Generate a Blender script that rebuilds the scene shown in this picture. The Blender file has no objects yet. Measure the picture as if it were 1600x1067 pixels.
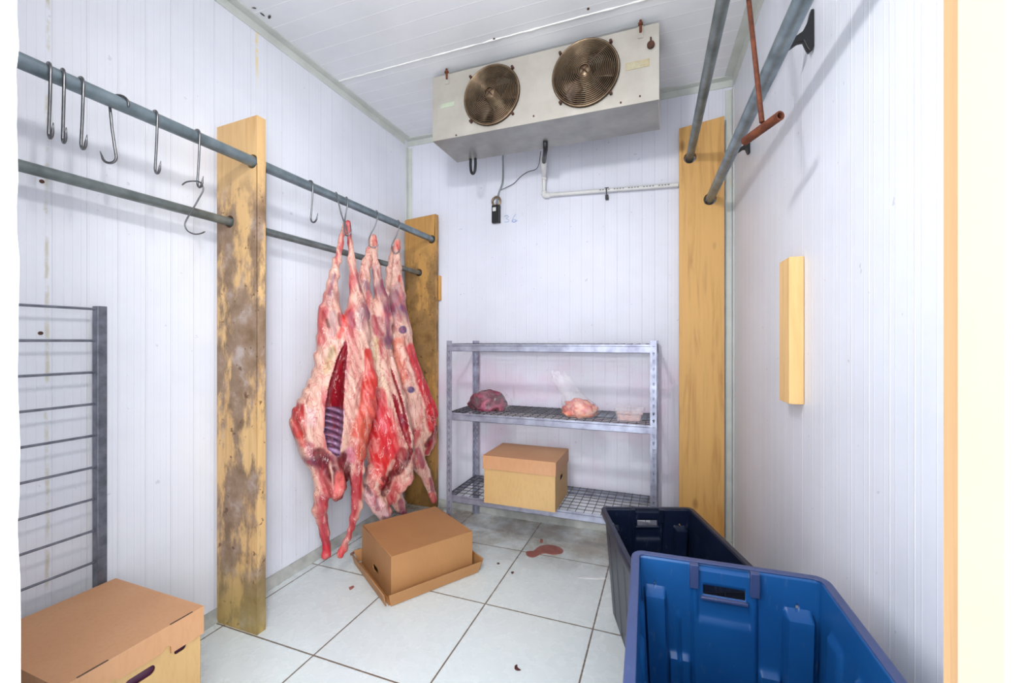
import bpy, bmesh, math, random
import numpy as np
from mathutils import Vector, Matrix, noise
S = bpy.context.scene
COL = S.collection
random.seed(7)
PI = math.pi

# ------------------------------------------------------------ camera, sky, lights, exposure
H = 1.2                       # eye height
YAW = math.atan(240 / 657.0)  # camera turned left of the room's depth axis
cam = bpy.data.cameras.new('camera')
cam.sensor_width = 36; cam.lens = 657 / 1600 * 36; cam.clip_start = 0.02
cam_o = bpy.data.objects.new('camera', cam); COL.objects.link(cam_o)
cam_o.location = (0, 0, H); cam_o.rotation_euler = (PI / 2, 0, YAW)
S.camera = cam_o
S.view_settings.view_transform = 'Standard'; S.view_settings.look = 'None'
S.view_settings.gamma = 1; S.view_settings.use_curve_mapping = False
S.view_settings.exposure = 0.5
w = bpy.data.worlds.new('outer_room_light'); S.world = w; w.use_nodes = True
bg = w.node_tree.nodes['Background']
bg.inputs['Color'].default_value = (0.86, 0.93, 1.0, 1); bg.inputs['Strength'].default_value = 3.7
def area_light(name, loc, size, size_y, power, color, rot):
    l = bpy.data.lights.new(name, 'AREA'); l.shape = 'RECTANGLE'; l.size = size; l.size_y = size_y
    l.energy = power; l.color = color
    o = bpy.data.objects.new(name, l); COL.objects.link(o); o.location = loc; o.rotation_euler = rot
    return o
# bulkhead lamp over the door (light comes from just below its lens)
area_light('door_lamp_light', (-0.52, 0.37, 2.36), 0.18, 0.12, 12, (0.985, 0.99, 1.0), (math.radians(62), 0, 0))
area_light('left_wall_fill', (0.75, -1.1, 1.7), 1.3, 1.3, 62, (0.88, 0.94, 1.0),
           (Vector((-1.6, 1.2, 0.5)) - Vector((0.75, -1.1, 1.7))).to_track_quat('-Z', 'Y').to_euler())  # added fill beyond the doorway, aimed to brighten the left wall

# ------------------------------------------------------------ measuring helpers
F = Vector((-math.sin(YAW), math.cos(YAW), 0)); R = Vector((math.cos(YAW), math.sin(YAW), 0))
def ray(px, py):
    return F + R * ((px - 800) / 657.0) + Vector((0, 0, (533 - py) / 657.0))
def at(px, py, X=None, Y=None, Z=None, t=None):
    d = ray(px, py)
    if X is not None: t = X / d.x
    elif Y is not None: t = Y / d.y
    elif Z is not None: t = (Z - H) / d.z
    return Vector((0, 0, H)) + d * t

# ------------------------------------------------------------ object helpers
def tag(o, label=None, cat=None, group=None, kind=None):
    if label: o['label'] = label
    if cat: o['category'] = cat
    if group: o['group'] = group
    if kind: o['kind'] = kind
    return o
def empty(name, loc, rz=0, **k):
    o = bpy.data.objects.new(name, None); COL.objects.link(o)
    o.location = loc; o.rotation_euler = (0, 0, rz); o.empty_display_size = 0.05
    return tag(o, **k)
def obj(name, bm, mat, parent=None, smooth=False, loc=None, rot=None, label=None, bevel=0, auto=None):
    if isinstance(bm, bpy.types.Mesh): me = bm
    else:
        bmesh.ops.recalc_face_normals(bm, faces=bm.faces)
        me = bpy.data.meshes.new(name); bm.to_mesh(me); bm.free()
    for m in (mat if isinstance(mat, (list, tuple)) else [mat]): me.materials.append(m)
    if smooth or auto:
        me.shade_smooth()
        if auto: me.set_sharp_from_angle(angle=math.radians(auto))
    o = bpy.data.objects.new(name, me); COL.objects.link(o)
    if parent: o.parent = parent
    if loc is not None: o.location = loc
    if rot is not None: o.rotation_euler = rot
    if label: o['label'] = label
    if bevel:
        b = o.modifiers.new('bevel', 'BEVEL'); b.width = bevel; b.segments = 2; b.limit_method = 'ANGLE'
    return o
def struct(name, bm, mat, **k):
    o = obj(name, bm, mat, **k); o['kind'] = 'structure'; return o
def box(bm, a, b, M=None):
    x0, y0, z0 = a; x1, y1, z1 = b
    vs = [bm.verts.new(v) for v in ((x0,y0,z0),(x1,y0,z0),(x1,y1,z0),(x0,y1,z0),(x0,y0,z1),(x1,y0,z1),(x1,y1,z1),(x0,y1,z1))]
    for f in ((0,3,2,1),(4,5,6,7),(0,1,5,4),(1,2,6,5),(2,3,7,6),(3,0,4,7)): bm.faces.new([vs[i] for i in f])
    if M is not None: bmesh.ops.transform(bm, matrix=M, verts=vs)
    return vs
def BX(a, b, M=None):
    bm = bmesh.new(); box(bm, a, b, M); return bm
def tube(bm, pts, r, seg=10, cap=True):
    pts = [Vector(p) for p in pts]; n = len(pts)
    rs = r if isinstance(r, (list, tuple)) else [r] * n
    T = []
    for i in range(n):
        a = pts[max(i - 1, 0)]; b = pts[min(i + 1, n - 1)]
        T.append((b - a).normalized())
    up = Vector((0, 0, 1)) if abs(T[0].z) < 0.9 else Vector((1, 0, 0))
    N = T[0].cross(up).normalized(); rings = []
    for i in range(n):
        N = (N - T[i] * N.dot(T[i])).normalized(); B = T[i].cross(N)
        rings.append([bm.verts.new(pts[i] + (N * math.cos(2*PI*k/seg) + B * math.sin(2*PI*k/seg)) * rs[i]) for k in range(seg)])
    for i in range(n - 1):
        for k in range(seg):
            bm.faces.new((rings[i][k], rings[i][(k+1)%seg], rings[i+1][(k+1)%seg], rings[i+1][k]))
    if cap:
        bm.faces.new(rings[0][::-1]); bm.faces.new(rings[-1])
    return bm
def TB(pts, r, seg=12, cap=True):
    return tube(bmesh.new(), pts, r, seg, cap)
def smoothpath(pts, n=6):
    """Catmull-Rom through points"""
    P = [Vector(p) for p in pts]; P = [P[0]*2-P[1]] + P + [P[-1]*2-P[-2]]; out = []
    for i in range(1, len(P) - 2):
        for k in range(n):
            t = k / n
            out.append(0.5 * ((2*P[i]) + (P[i+1]-P[i-1])*t + (2*P[i-1]-5*P[i]+4*P[i+1]-P[i+2])*t*t + (3*P[i]-P[i-1]-3*P[i+1]+P[i+2])*t**3))
    out.append(P[-2]); return out
def ngon_circle(cx, cy, r, n=24, ry=None):
    ry = ry or r
    return [(cx + r*math.cos(2*PI*k/n), cy + ry*math.sin(2*PI*k/n)) for k in range(n)]
def rrect(x0, y0, x1, y1, r, n=4):
    out = []
    for cx, cy, a0 in ((x1-r, y0+r, -PI/2), (x1-r, y1-r, 0), (x0+r, y1-r, PI/2), (x0+r, y0+r, PI)):
        for k in range(n+1): out.append((cx + r*math.cos(a0+PI/2*k/n), cy + r*math.sin(a0+PI/2*k/n)))
    return out
def plate_bm(loops, th, M=None):
    """flat plate with holes in local XY, thickness th centred on z=0; M places it"""
    cu = bpy.data.curves.new('tmp', 'CURVE'); cu.dimensions = '2D'; cu.fill_mode = 'BOTH'; cu.extrude = th / 2
    for lp in loops:
        sp = cu.splines.new('POLY'); sp.points.add(len(lp) - 1); sp.use_cyclic_u = True
        for p, q in zip(sp.points, lp): p.co = (q[0], q[1], 0, 1)
    o = bpy.data.objects.new('tmp', cu); COL.objects.link(o)
    dg = bpy.context.evaluated_depsgraph_get()
    me = bpy.data.meshes.new_from_object(o.evaluated_get(dg))
    bm = bmesh.new(); bm.from_mesh(me)
    bpy.data.objects.remove(o); bpy.data.curves.remove(cu); bpy.data.meshes.remove(me)
    bmesh.ops.remove_doubles(bm, verts=bm.verts, dist=1e-5)
    if M is not None: bmesh.ops.transform(bm, matrix=M, verts=bm.verts)
    return bm
def join(bm, other):
    me = bpy.data.meshes.new('t'); other.to_mesh(me); other.free(); bm.from_mesh(me); bpy.data.meshes.remove(me); return bm
def basis(o, x, y):
    x = Vector(x).normalized(); y = Vector(y).normalized(); z = x.cross(y)
    m = Matrix((x, y, z)).transposed().to_4x4(); m.translation = Vector(o); return m

# ------------------------------------------------------------ materials
def lin(c):
    return tuple(((v/255)/12.92 if v/255 <= 0.04045 else ((v/255+0.055)/1.055)**2.4) for v in c) + (1,)
class NT:
    def __init__(s, name):
        s.m = bpy.data.materials.new(name); s.m.use_nodes = True; s.t = s.m.node_tree
        s.b = s.t.nodes['Principled BSDF']
    def n(s, typ, **k):
        nd = s.t.nodes.new(typ)
        for a, v in k.items(): setattr(nd, a, v)
        return nd
    def l(s, a, b): s.t.links.new(a, b)
    def math(s, op, a, b=None, c=None):
        nd = s.n('ShaderNodeMath', operation=op)
        for i, v in enumerate((a, b, c)):
            if v is None: continue
            if isinstance(v, (int, float)): nd.inputs[i].default_value = v
            else: s.l(v, nd.inputs[i])
        return nd.outputs[0]
    def obj(s):
        if not hasattr(s, '_tc'): s._tc = s.n('ShaderNodeTexCoord')
        return s._tc.outputs['Object']
    def xyz(s):
        if not hasattr(s, '_xyz'):
            s._xyz = s.n('ShaderNodeSeparateXYZ'); s.l(s.obj(), s._xyz.inputs[0])
        return s._xyz.outputs
    def noise(s, scale, detail=4, rough=.55, stretch=None, dist=0):
        nd = s.n('ShaderNodeTexNoise'); nd.inputs['Scale'].default_value = scale
        nd.inputs['Detail'].default_value = detail; nd.inputs['Roughness'].default_value = rough
        nd.inputs['Distortion'].default_value = dist
        if stretch:
            mp = s.n('ShaderNodeMapping'); mp.inputs['Scale'].default_value = stretch
            s.l(s.obj(), mp.inputs[0]); s.l(mp.outputs[0], nd.inputs[0])
        else: s.l(s.obj(), nd.inputs[0])
        return nd.outputs[0]
    def ramp(s, fac, stops):
        nd = s.n('ShaderNodeValToRGB'); s.l(fac, nd.inputs[0]); e = nd.color_ramp.elements
        while len(e) < len(stops): e.new(0.5)
        for q, (p, c) in zip(e, stops): q.position = p; q.color = c if len(c) == 4 else lin(c)
        return nd.outputs[0]
    def mix(s, fac, a, b, mode='MIX'):
        nd = s.n('ShaderNodeMix', data_type='RGBA', blend_type=mode)
        for i, v in ((0, fac), (6, a), (7, b)):
            if isinstance(v, (int, float)): nd.inputs[i].default_value = v
            elif isinstance(v, tuple): nd.inputs[i].default_value = v if len(v) == 4 else lin(v)
            else: s.l(v, nd.inputs[i])
        return nd.outputs[2]
    def col(s, v):
        if isinstance(v, tuple): s.b.inputs['Base Color'].default_value = v if len(v) == 4 else lin(v)
        else: s.l(v, s.b.inputs['Base Color'])
    def bump(s, h, strength=.3, dist=.01):
        nd = s.n('ShaderNodeBump'); nd.inputs['Strength'].default_value = strength; nd.inputs['Distance'].default_value = dist
        s.l(h, nd.inputs['Height']); s.l(nd.outputs[0], s.b.inputs['Normal'])
    def set(s, **k):
        for a, v in k.items():
            inp = s.b.inputs[a.replace('_', ' ')]
            if isinstance(v, (int, float)): inp.default_value = v
            else: s.l(v, inp)
        return s
def step(s, v, lo, hi):
    nd = s.n('ShaderNodeMapRange'); nd.interpolation_type = 'SMOOTHSTEP'
    nd.inputs[1].default_value = lo; nd.inputs[2].default_value = hi
    s.l(v, nd.inputs[0]); return nd.outputs[0]

def simple(name, rgb, rough=.5, metal=0, var=.12, scale=25, bump=0.0, rgb2=None):
    s = NT(name); n = s.noise(scale, 5)
    a = rgb; b = rgb2 or tuple(int(c*(1-var)) for c in rgb)
    s.col(s.ramp(n, [(.3, b), (.7, a)])); s.set(Roughness=rough, Metallic=metal)
    if bump: s.bump(n, bump, .004)
    return s.m
def panel_mat(name, axis, rgb, line, period=.08, fine=.02, amount=.5, extra=None, grime=.3, rough=.42):
    s = NT(name); c = s.xyz()[axis]
    def ln(per, wd, off=0.0):
        f = s.math('FRACT', s.math('DIVIDE', s.math('ADD', c, 10 + off), per))
        d = s.math('ABSOLUTE', s.math('SUBTRACT', f, .5))
        nd = s.n('ShaderNodeMapRange'); nd.interpolation_type = 'SMOOTHSTEP'
        nd.inputs[1].default_value = 0; nd.inputs[2].default_value = wd / per; nd.inputs[3].default_value = 1; nd.inputs[4].default_value = 0
        s.l(d, nd.inputs[0]); return nd.outputs[0]
    g = ln(period, .003); g2 = ln(fine, .0022) if fine else None
    n = s.noise(2.2, 5, .6); big = s.noise(.9, 3)
    base = s.mix(step(s, n, .35, .75), rgb, tuple(int(v*.965) for v in rgb))
    base = s.mix(s.math('MULTIPLY', g, amount), base, line)
    if g2 is not None: base = s.mix(s.math('MULTIPLY', g2, amount*.3), base, line)
    # dirt specks and scuffs
    sp = step(s, s.noise(34, 2, .5), .735, .76)
    base = s.mix(s.math('MULTIPLY', sp, grime), base, (150, 140, 150))
    z = s.xyz()[2]
    if extra: base = extra(s, base)
    s.col(base)
    hgt = s.math('ADD', s.math('MULTIPLY', g, 1.0), s.math('MULTIPLY', g2, .35)) if g2 is not None else g
    hgt = s.math('ADD', hgt, s.math('MULTIPLY', n, .5))
    s.bump(hgt, .35, .003); s.set(Roughness=rough)
    return s.m
def left_extra(s, base):
    y = s.xyz()[1]; wob = s.math('MULTIPLY', s.math('SUBTRACT', s.noise(6, 3), .5), .02)
    d = s.math('ABSOLUTE', s.math('ADD', s.math('SUBTRACT', y, .742), wob))
    nd = s.n('ShaderNodeMapRange'); nd.inputs[1].default_value = .002; nd.inputs[2].default_value = .007; nd.inputs[3].default_value = 1; nd.inputs[4].default_value = 0
    s.l(d, nd.inputs[0])
    k = s.math('MULTIPLY', nd.outputs[0], step(s, s.noise(11, 4, .7), .42, .62))
    base = s.mix(s.math('MULTIPLY', k, .7), base, (196, 186, 160))
    z = s.xyz()[2]; dy = s.math('ABSOLUTE', s.math('ADD', s.math('SUBTRACT', y, 1.466), wob))   # glue drip under the ceiling angle
    dm = s.math('MULTIPLY', s.math('SUBTRACT', 1, step(s, dy, .003, .012)), s.math('MULTIPLY', step(s, z, 2.38, 2.56), step(s, s.noise(14, 4, .7), .4, .6)))
    return s.mix(s.math('MULTIPLY', dm, .7), base, (238, 208, 120))
def back_extra(s, base):   # pinkish wash of meat juice behind the shelf
    x, y, z = s.xyz()
    n = s.noise(2.6, 4, .6)
    mz = s.math('MULTIPLY', step(s, z, .1, .45), s.math('SUBTRACT', 1, step(s, z, .9, 1.25)))
    k = s.math('MULTIPLY', mz, step(s, n, .36, .7))
    base = s.mix(s.math('MULTIPLY', k, .55), base, (226, 190, 212))
    dr = step(s, s.noise(3, 4, .6, stretch=(9, 1, .9)), .66, .78)
    return s.mix(s.math('MULTIPLY', s.math('MULTIPLY', dr, mz), .35), base, (196, 160, 140))
WALL = (233, 234, 241)
M = {}
M['wall_left'] = panel_mat('white_panel_left', 1, WALL, (208, 208, 214), .085, .0212, .5, left_extra, .25)
M['wall_back'] = panel_mat('white_panel_back', 0, (228, 228, 238), (206, 205, 218), .075, .0187, .5, back_extra, .3)
M['wall_right'] = panel_mat('white_panel_right', 1, (226, 228, 237), (252, 252, 255), .085, .0425, .75, None, .35, .35)
M['ceiling'] = panel_mat('ceiling_panel', 1, (236, 236, 238), (255, 255, 255), .098, None, 1.0, None, .0)
M['trim'] = simple('painted_angle_trim', (214, 217, 210), .45, var=.07, scale=9)
M['trim_grey'] = simple('cove_strip', (196, 197, 190), .6, var=.2, scale=14)
def floor_mat():
    s = NT('glazed_floor_tile'); x, y, z = s.xyz()
    def line(c, off, per):
        f = s.math('FRACT', s.math('DIVIDE', s.math('ADD', c, 20*per - off + per/2), per))
        d = s.math('ABSOLUTE', s.math('SUBTRACT', f, .5))
        nd = s.n('ShaderNodeMapRange'); nd.inputs[1].default_value = .0022/per; nd.inputs[2].default_value = .0042/per; nd.inputs[3].default_value = 1; nd.inputs[4].default_value = 0
        s.l(d, nd.inputs[0]); return nd.outputs[0]
    g = s.math('MAXIMUM', line(x, -.775, .49), line(y, 1.765, .515))
    n = s.noise(3.2, 5, .6); n2 = s.noise(17, 4)
    base = s.ramp(n, [(.3, (210, 217, 217)), (.62, (217, 223, 221))])
    base = s.mix(s.math('MULTIPLY', step(s, n2, .55, .8), .2), base, (182, 184, 178))
    # browner blotches towards the back wall
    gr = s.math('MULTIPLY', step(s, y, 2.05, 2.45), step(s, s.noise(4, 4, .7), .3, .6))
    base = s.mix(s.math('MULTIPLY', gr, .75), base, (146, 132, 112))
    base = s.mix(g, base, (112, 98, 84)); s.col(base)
    s.set(Roughness=s.math('MULTIPLY_ADD', n2, .2, .17)); s.bump(s.math('SUBTRACT', 1, g), .4, .002)
    return s.m
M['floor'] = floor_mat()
def wood(name, light, dark, stain=None, stain_amt=0, foot=None, end=False, grain=1.0):
    s = NT(name)
    g = s.noise(9, 6, .6, stretch=(3.2*grain, 3.2*grain, .22), dist=.6)
    base = s.ramp(g, [(.25, dark), (.5, light), (.75, tuple(min(255, int(v*1.04)) for v in light))])
    kn = s.n('ShaderNodeTexVoronoi'); mp = s.n('ShaderNodeMapping'); mp.inputs['Scale'].default_value = (7, 7, 3.4)
    s.l(s.obj(), mp.inputs[0]); s.l(mp.outputs[0], kn.inputs[0]); kn.inputs['Scale'].default_value = 1
    nd = s.n('ShaderNodeMapRange'); nd.inputs[1].default_value = .08; nd.inputs[2].default_value = .17; nd.inputs[3].default_value = 1; nd.inputs[4].default_value = 0
    s.l(kn.outputs['Distance'], nd.inputs[0])
    base = s.mix(s.math('MULTIPLY', nd.outputs[0], .75), base, (110, 62, 22))
    if stain:
        a = s.noise(5, 7, .66, stretch=(1, 1, .42)); b = s.noise(11, 5, .6); z = s.xyz()[2]
        lo = s.math('SUBTRACT', 1, step(s, z, 1.72, 1.95))
        k = s.math('MULTIPLY', step(s, a, .44, .53), lo)
        base = s.mix(s.math('MULTIPLY', k, stain_amt), base, s.ramp(b, [(.35, stain[0]), (.55, stain[1]), (.7, stain[2])]))
        sp = step(s, s.noise(26, 3, .6), .62, .68)
        base = s.mix(s.math('MULTIPLY', s.math('MULTIPLY', sp, lo), .8), base, (92, 58, 34))
    if foot:
        z = s.xyz()[2]; base = s.mix(s.math('MULTIPLY', s.math('SUBTRACT', 1, step(s, z, .05, .35)), .55), base, foot)
    s.col(base); s.set(Roughness=.55); s.bump(g, .25, .003)
    return s.m
M['wood_stained'] = wood('stained_plank', (212, 172, 118), (190, 142, 86), ((92, 68, 50), (134, 110, 96), (170, 158, 156)), .85, (150, 132, 62))
M['wood_back'] = wood('smudged_plank', (192, 142, 76), (158, 110, 50), ((86, 62, 34), (136, 104, 62), (112, 88, 62)), .75, (124, 88, 34))
M['wood_clean'] = wood('pine_plank', (218, 168, 98), (186, 132, 68), None, 0, (206, 140, 60))
M['wood_block'] = wood('pale_pine_block', (236, 192, 128), (220, 170, 104), None, 0, None)
M['wood_trim'] = wood('door_edge_timber', (176, 138, 98), (140, 98, 60), None, 0, None)
M['jamb'] = simple('cream_painted_jamb', (186, 176, 156), .5, var=.05, scale=6)
M['white_frame'] = simple('white_door_panel', (226, 228, 230), .5, var=.03, scale=6)
M['galv'] = simple('galvanised_pipe', (142, 156, 163), .38, .6, .3, 16, rgb2=(104, 116, 122))
M['galv_dark'] = simple('weathered_pipe', (138, 146, 146), .4, .6, .3, 14, rgb2=(98, 104, 102))
M['steel'] = simple('stainless_hook_steel', (138, 138, 140), .34, 1, .15, 60)
M['rack'] = simple('zinc_rack_steel', (138, 140, 150), .4, .7, .2, 30, rgb2=(100, 102, 112))
M['shelf'] = simple('zinc_shelf_steel', (184, 186, 202), .42, .55, .2, 16, rgb2=(138, 136, 154))
M['wire'] = simple('grimy_wire_mesh', (104, 102, 96), .5, .5, .3, 30, rgb2=(58, 56, 50))
M['dark'] = simple('interior_shade_black', (14, 12, 11), .7, 0, .2)  # near-black colour paints in the shade inside the fan unit
M['rubber'] = simple('black_plastic', (26, 26, 29), .45, 0, .3)
M['unit'] = simple('evaporator_sheet_metal', (194, 188, 178), .42, .3, .07, 7, rgb2=(176, 169, 158))
M['unit_under'] = simple('evaporator_pan_metal', (168, 166, 162), .42, .55, .12, 9)
M['bronze'] = simple('grimy_fan_wire', (172, 148, 120), .3, .75, .3, 20, rgb2=(116, 94, 74))
M['blade'] = simple('fan_blade_metal', (84, 66, 50), .4, .5, .3, 12)
M['rust'] = simple('rusted_iron', (128, 70, 44), .7, .3, .4, 45, .4, rgb2=(78, 38, 24))
M['rust_pale'] = simple('rusted_bolt', (96, 62, 48), .8, .2, .3, 60)
M['pvc'] = simple('white_pvc_pipe', (226, 224, 220), .35, 0, .05)
M['paper_y'] = simple('yellowed_rating_plate', (188, 172, 138), .6, 0, .1, 40)
M['paper_g'] = simple('faded_green_sticker', (186, 196, 172), .6, 0, .06, 40)
M['ink'] = simple('blue_marker_ink', (110, 150, 205), .6, 0, .1)
M['grey_ink'] = simple('grey_print', (120, 120, 124), .6, 0, .1)
def kraft(name, rgb, rgb2):
    s = NT(name); n = s.noise(2.5, 4); f = s.noise(90, 3, .6, stretch=(1, 1, .25))
    b = s.ramp(n, [(.3, rgb2), (.7, rgb)]); b = s.mix(s.math('MULTIPLY', step(s, f, .45, .7), .12), b, (150, 104, 64))
    s.col(b); s.set(Roughness=.58); s.bump(f, .08, .002); return s.m
M['kraft'] = kraft('kraft_cardboard', (178, 128, 80), (164, 114, 69))
M['kraft_lid'] = kraft('kraft_lid_cardboard', (204, 154, 112), (192, 138, 96))
M['kraft_y'] = kraft('yellow_kraft_cardboard', (204, 166, 112), (192, 152, 98))
M['purple'] = simple('purple_liner', (96, 52, 78), .4, 0, .3)
def plastic(name, rgb, rgb2, rough=.3):
    s = NT(name); n = s.noise(3, 4); sc = step(s, s.noise(60, 3, .6, stretch=(1, 1, .3)), .6, .75)
    b = s.ramp(n, [(.3, rgb2), (.7, rgb)]); b = s.mix(s.math('MULTIPLY', sc, .12), b, (150, 160, 180)); s.col(b)
    s.set(Roughness=rough); s.bump(s.noise(130, 2), .06, .001); return s.m
M['tote_blue'] = plastic('blue_tote_plastic', (24, 88, 148), (16, 70, 128), .36)
M['tote_navy'] = plastic('navy_tote_plastic', (20, 30, 54), (14, 22, 42), .3)
M['tote_grey'] = plastic('slate_tote_plastic', (78, 92, 108), (60, 74, 92), .3)
def meat_mat():
    s = NT('raw_carcass_flesh'); at_ = s.n('ShaderNodeVertexColor', layer_name='flesh')
    f = s.noise(26, 6, .7, stretch=(1, 1, .28), dist=.8); g = s.noise(80, 4, .6, stretch=(1, 1, .35)); v = s.noise(15, 5, .6, stretch=(1, 1, .4), dist=1.4)
    sq = s.mix(.22, at_.outputs[0], at_.outputs[0], 'MULTIPLY')
    c = s.mix(s.math('MULTIPLY', step(s, f, .54, .66), .22), sq, (240, 206, 192))
    c = s.mix(s.math('MULTIPLY', step(s, f, .45, .36), .5), c, (140, 26, 40))
    vein = s.math('SUBTRACT', 1, step(s, s.math('ABSOLUTE', s.math('SUBTRACT', v, .5)), .004, .022))
    c = s.mix(s.math('MULTIPLY', vein, .55), c, (170, 40, 52))
    mem = s.math('SUBTRACT', 1, step(s, s.math('ABSOLUTE', s.math('SUBTRACT', v, .6)), .002, .014))
    c = s.mix(s.math('MULTIPLY', mem, .6), c, (246, 220, 210))
    s.col(c); s.set(Roughness=s.math('MULTIPLY_ADD', g, .25, .2))
    s.bump(s.math('ADD', f, s.math('MULTIPLY', g, .5)), .6, .008); return s.m
M['meat'] = meat_mat()
def pack_meat(name, stops, scale=16):
    s = NT(name); n = s.noise(scale, 4, .55, dist=1.2); s.col(s.ramp(n, stops)); s.set(Roughness=.25); s.bump(n, .4, .01); return s.m
M['pack_dark'] = pack_meat('purple_red_meat', [(.34, (48, 6, 24)), (.5, (104, 14, 44)), (.62, (150, 44, 80)), (.76, (200, 120, 110))])
M['pack_pink'] = pack_meat('pink_orange_meat', [(.28, (160, 30, 40)), (.42, (214, 110, 100)), (.55, (232, 160, 130)), (.75, (238, 196, 176))])
M['pack_pale'] = pack_meat('pale_pink_mince', [(.3, (222, 160, 156)), (.6, (236, 192, 184))], 50)
def film(name, alpha, rough=.15, tint=(236, 230, 232)):
    s = NT(name); s.col(tint); s.set(Roughness=rough)
    n = s.noise(9, 4, .6, dist=1.5)
    s.l(s.ramp(n, [(.35, (alpha*.45,)*3 + (1,)), (.7, (min(1, alpha*1.6),)*3 + (1,))]), s.b.inputs['Alpha'])
    s.bump(n, .6, .02); return s.m
M['film'] = film('clear_bag_film', .20); M['film_tight'] = film('tight_bag_film', .09, .12)
M['film_thin'] = film('clear_tray_plastic', .22, .1)
def lamp_mat():
    s = NT('lit_lamp_lens'); s.col((250, 250, 245)); s.b.inputs['Emission Color'].default_value = (1, .98, .95, 1); s.b.inputs['Emission Strength'].default_value = 6; return s.m
M['lens'] = lamp_mat()
M['blood'] = simple('diluted_blood', (168, 108, 96), .12, 0, .2, 22, rgb2=(140, 76, 66))
M['scrap'] = simple('dried_scrap', (88, 40, 42), .6, 0, .3)
M['crumb'] = simple('pale_crumb', (238, 238, 236), .6, 0, .1)

# ------------------------------------------------------------ the room
XL, YB, ZC, YF = -1.83, 2.72, 2.717, 0.285
def xr(y): return .365 + .045 * (YB - y)         # right wall splays towards the door
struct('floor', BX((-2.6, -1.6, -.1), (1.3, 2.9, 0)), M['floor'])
struct('ceiling', BX((-1.95, YF - .12, ZC), (.62, 2.84, ZC + .1)), M['ceiling'])
struct('wall_left', BX((XL - .1, YF - .12, 0), (XL, YB, ZC)), M['wall_left'])
struct('wall_back', BX((XL - .1, YB, 0), (.6, YB + .1, ZC)), M['wall_back'])
bm = bmesh.new(); ys = (YF - .12, YB)
vs = []
for z in (0, ZC):
    for y, dx in ((ys[0], 0), (ys[0], .1), (ys[1], .1), (ys[1], 0)): vs.append(bm.verts.new((xr(y) + dx, y, z)))
for f in ((0,1,2,3),(7,6,5,4),(0,4,5,1),(1,5,6,2),(2,6,7,3),(3,7,4,0)): bm.faces.new([vs[i] for i in f])
struct('wall_right', bm, M['wall_right'])
bm = bmesh.new(); DX0, DX1, DZ = -.783, .138, 2.06
box(bm, (XL, YF - .12, 0), (DX0, YF, ZC)); box(bm, (DX1, YF - .12, 0), (xr(YF) , YF - .012, ZC)); box(bm, (DX0, YF - .12, DZ), (DX1, YF, ZC))
struct('wall_front', bm, M['white_frame'])
struct('trim_1', BX((DX1 - .001, YF - .012, 0), (DX1 + .05, YF, DZ)), M['wood_trim'])
struct('trim_2', BX((DX1 - .0015, YF - .043, 0), (DX1 + .01, YF - .0125, DZ)), M['jamb'])
# ragged foam edge on the left side of the doorway
bm = bmesh.new(); n = 60; prev = None
for i in range(n + 1):
    z = DZ * i / n; d = .002 + .004 * noise.noise(Vector((0, 3, z * 9))) + .003 * noise.noise(Vector((5, 3, z * 30))) - .0035 * (z - 1)
    ring = [bm.verts.new(v) for v in ((DX0 - .03, YF - .001, z), (DX0 - .03, YF + .006 + d, z), (DX0 + .001, YF + .004 + d, z), (DX0 + .002, YF - .02, z))]
    if prev:
        for k in range(4): bm.faces.new((prev[k], prev[(k+1)%4], ring[(k+1)%4], ring[k]))
    prev = ring
struct('trim_3', bm, M['white_frame'])
# corner angles
w_ = .045
bm = bmesh.new(); box(bm, (XL, YF, ZC - w_), (XL + .006, YB - .05, ZC - .0065)); box(bm, (XL, YF, ZC - .006), (XL + w_, YB - .05, ZC)); struct('trim_4', bm, M['trim'])
bm = bmesh.new(); box(bm, (XL, YB - .006, ZC - w_), (.364, YB, ZC - .0065)); box(bm, (XL, YB - w_, ZC - .006), (.364, YB, ZC)); struct('trim_5', bm, M['trim'])
bm = bmesh.new(); ang = math.atan(.045); Mr = Matrix.Translation((.365, YB, 0)) @ Matrix.Rotation(ang, 4, 'Z')
box(bm, (-.006, -2.43, ZC - .06), (0, -.05, ZC - .0065), Mr); box(bm, (-.05, -2.43, ZC - .006), (0, -.05, ZC), Mr); struct('trim_6', bm, M['trim'])
bm = bmesh.new(); box(bm, (XL, YB - .035, 0), (XL + .005, YB - .0055, ZC - .062)); box(bm, (XL + .0055, YB - .005, 0), (XL + .035, YB, ZC - .062)); struct('trim_7', bm, M['trim'])
bm = bmesh.new(); box(bm, (-.006, -.04, 0), (0, -.006, ZC - .062), Mr); box(bm, (.325, YB - .005, 0), (.358, YB, ZC - .062)); struct('trim_8', bm, M['trim'])
# baseboards: sloping cove strip
def cove(name, p0, p1, nrm, h=.045, d=.035):
    bm = bmesh.new(); p0 = Vector(p0); p1 = Vector(p1); nrm = Vector(nrm); pr = [(0, 0), (d, 0), (d, .006), (.008, h), (0, h)]; A, B = [], []
    for a, z in pr:
        A.append(bm.verts.new(p0 + nrm * a + Vector((0, 0, z)))); B.append(bm.verts.new(p1 + nrm * a + Vector((0, 0, z))))
    for k in range(5): bm.faces.new((A[k], A[(k+1)%5], B[(k+1)%5], B[k]))
    bm.faces.new(A); bm.faces.new(B[::-1]); return struct(name, bm, M['trim_grey'])
cove('baseboard_left', (XL, YF, 0), (XL, YB, 0), (1, 0, 0))
cove('baseboard_back', (XL, YB, 0), (.365, YB, 0), (0, -1, 0))
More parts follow.
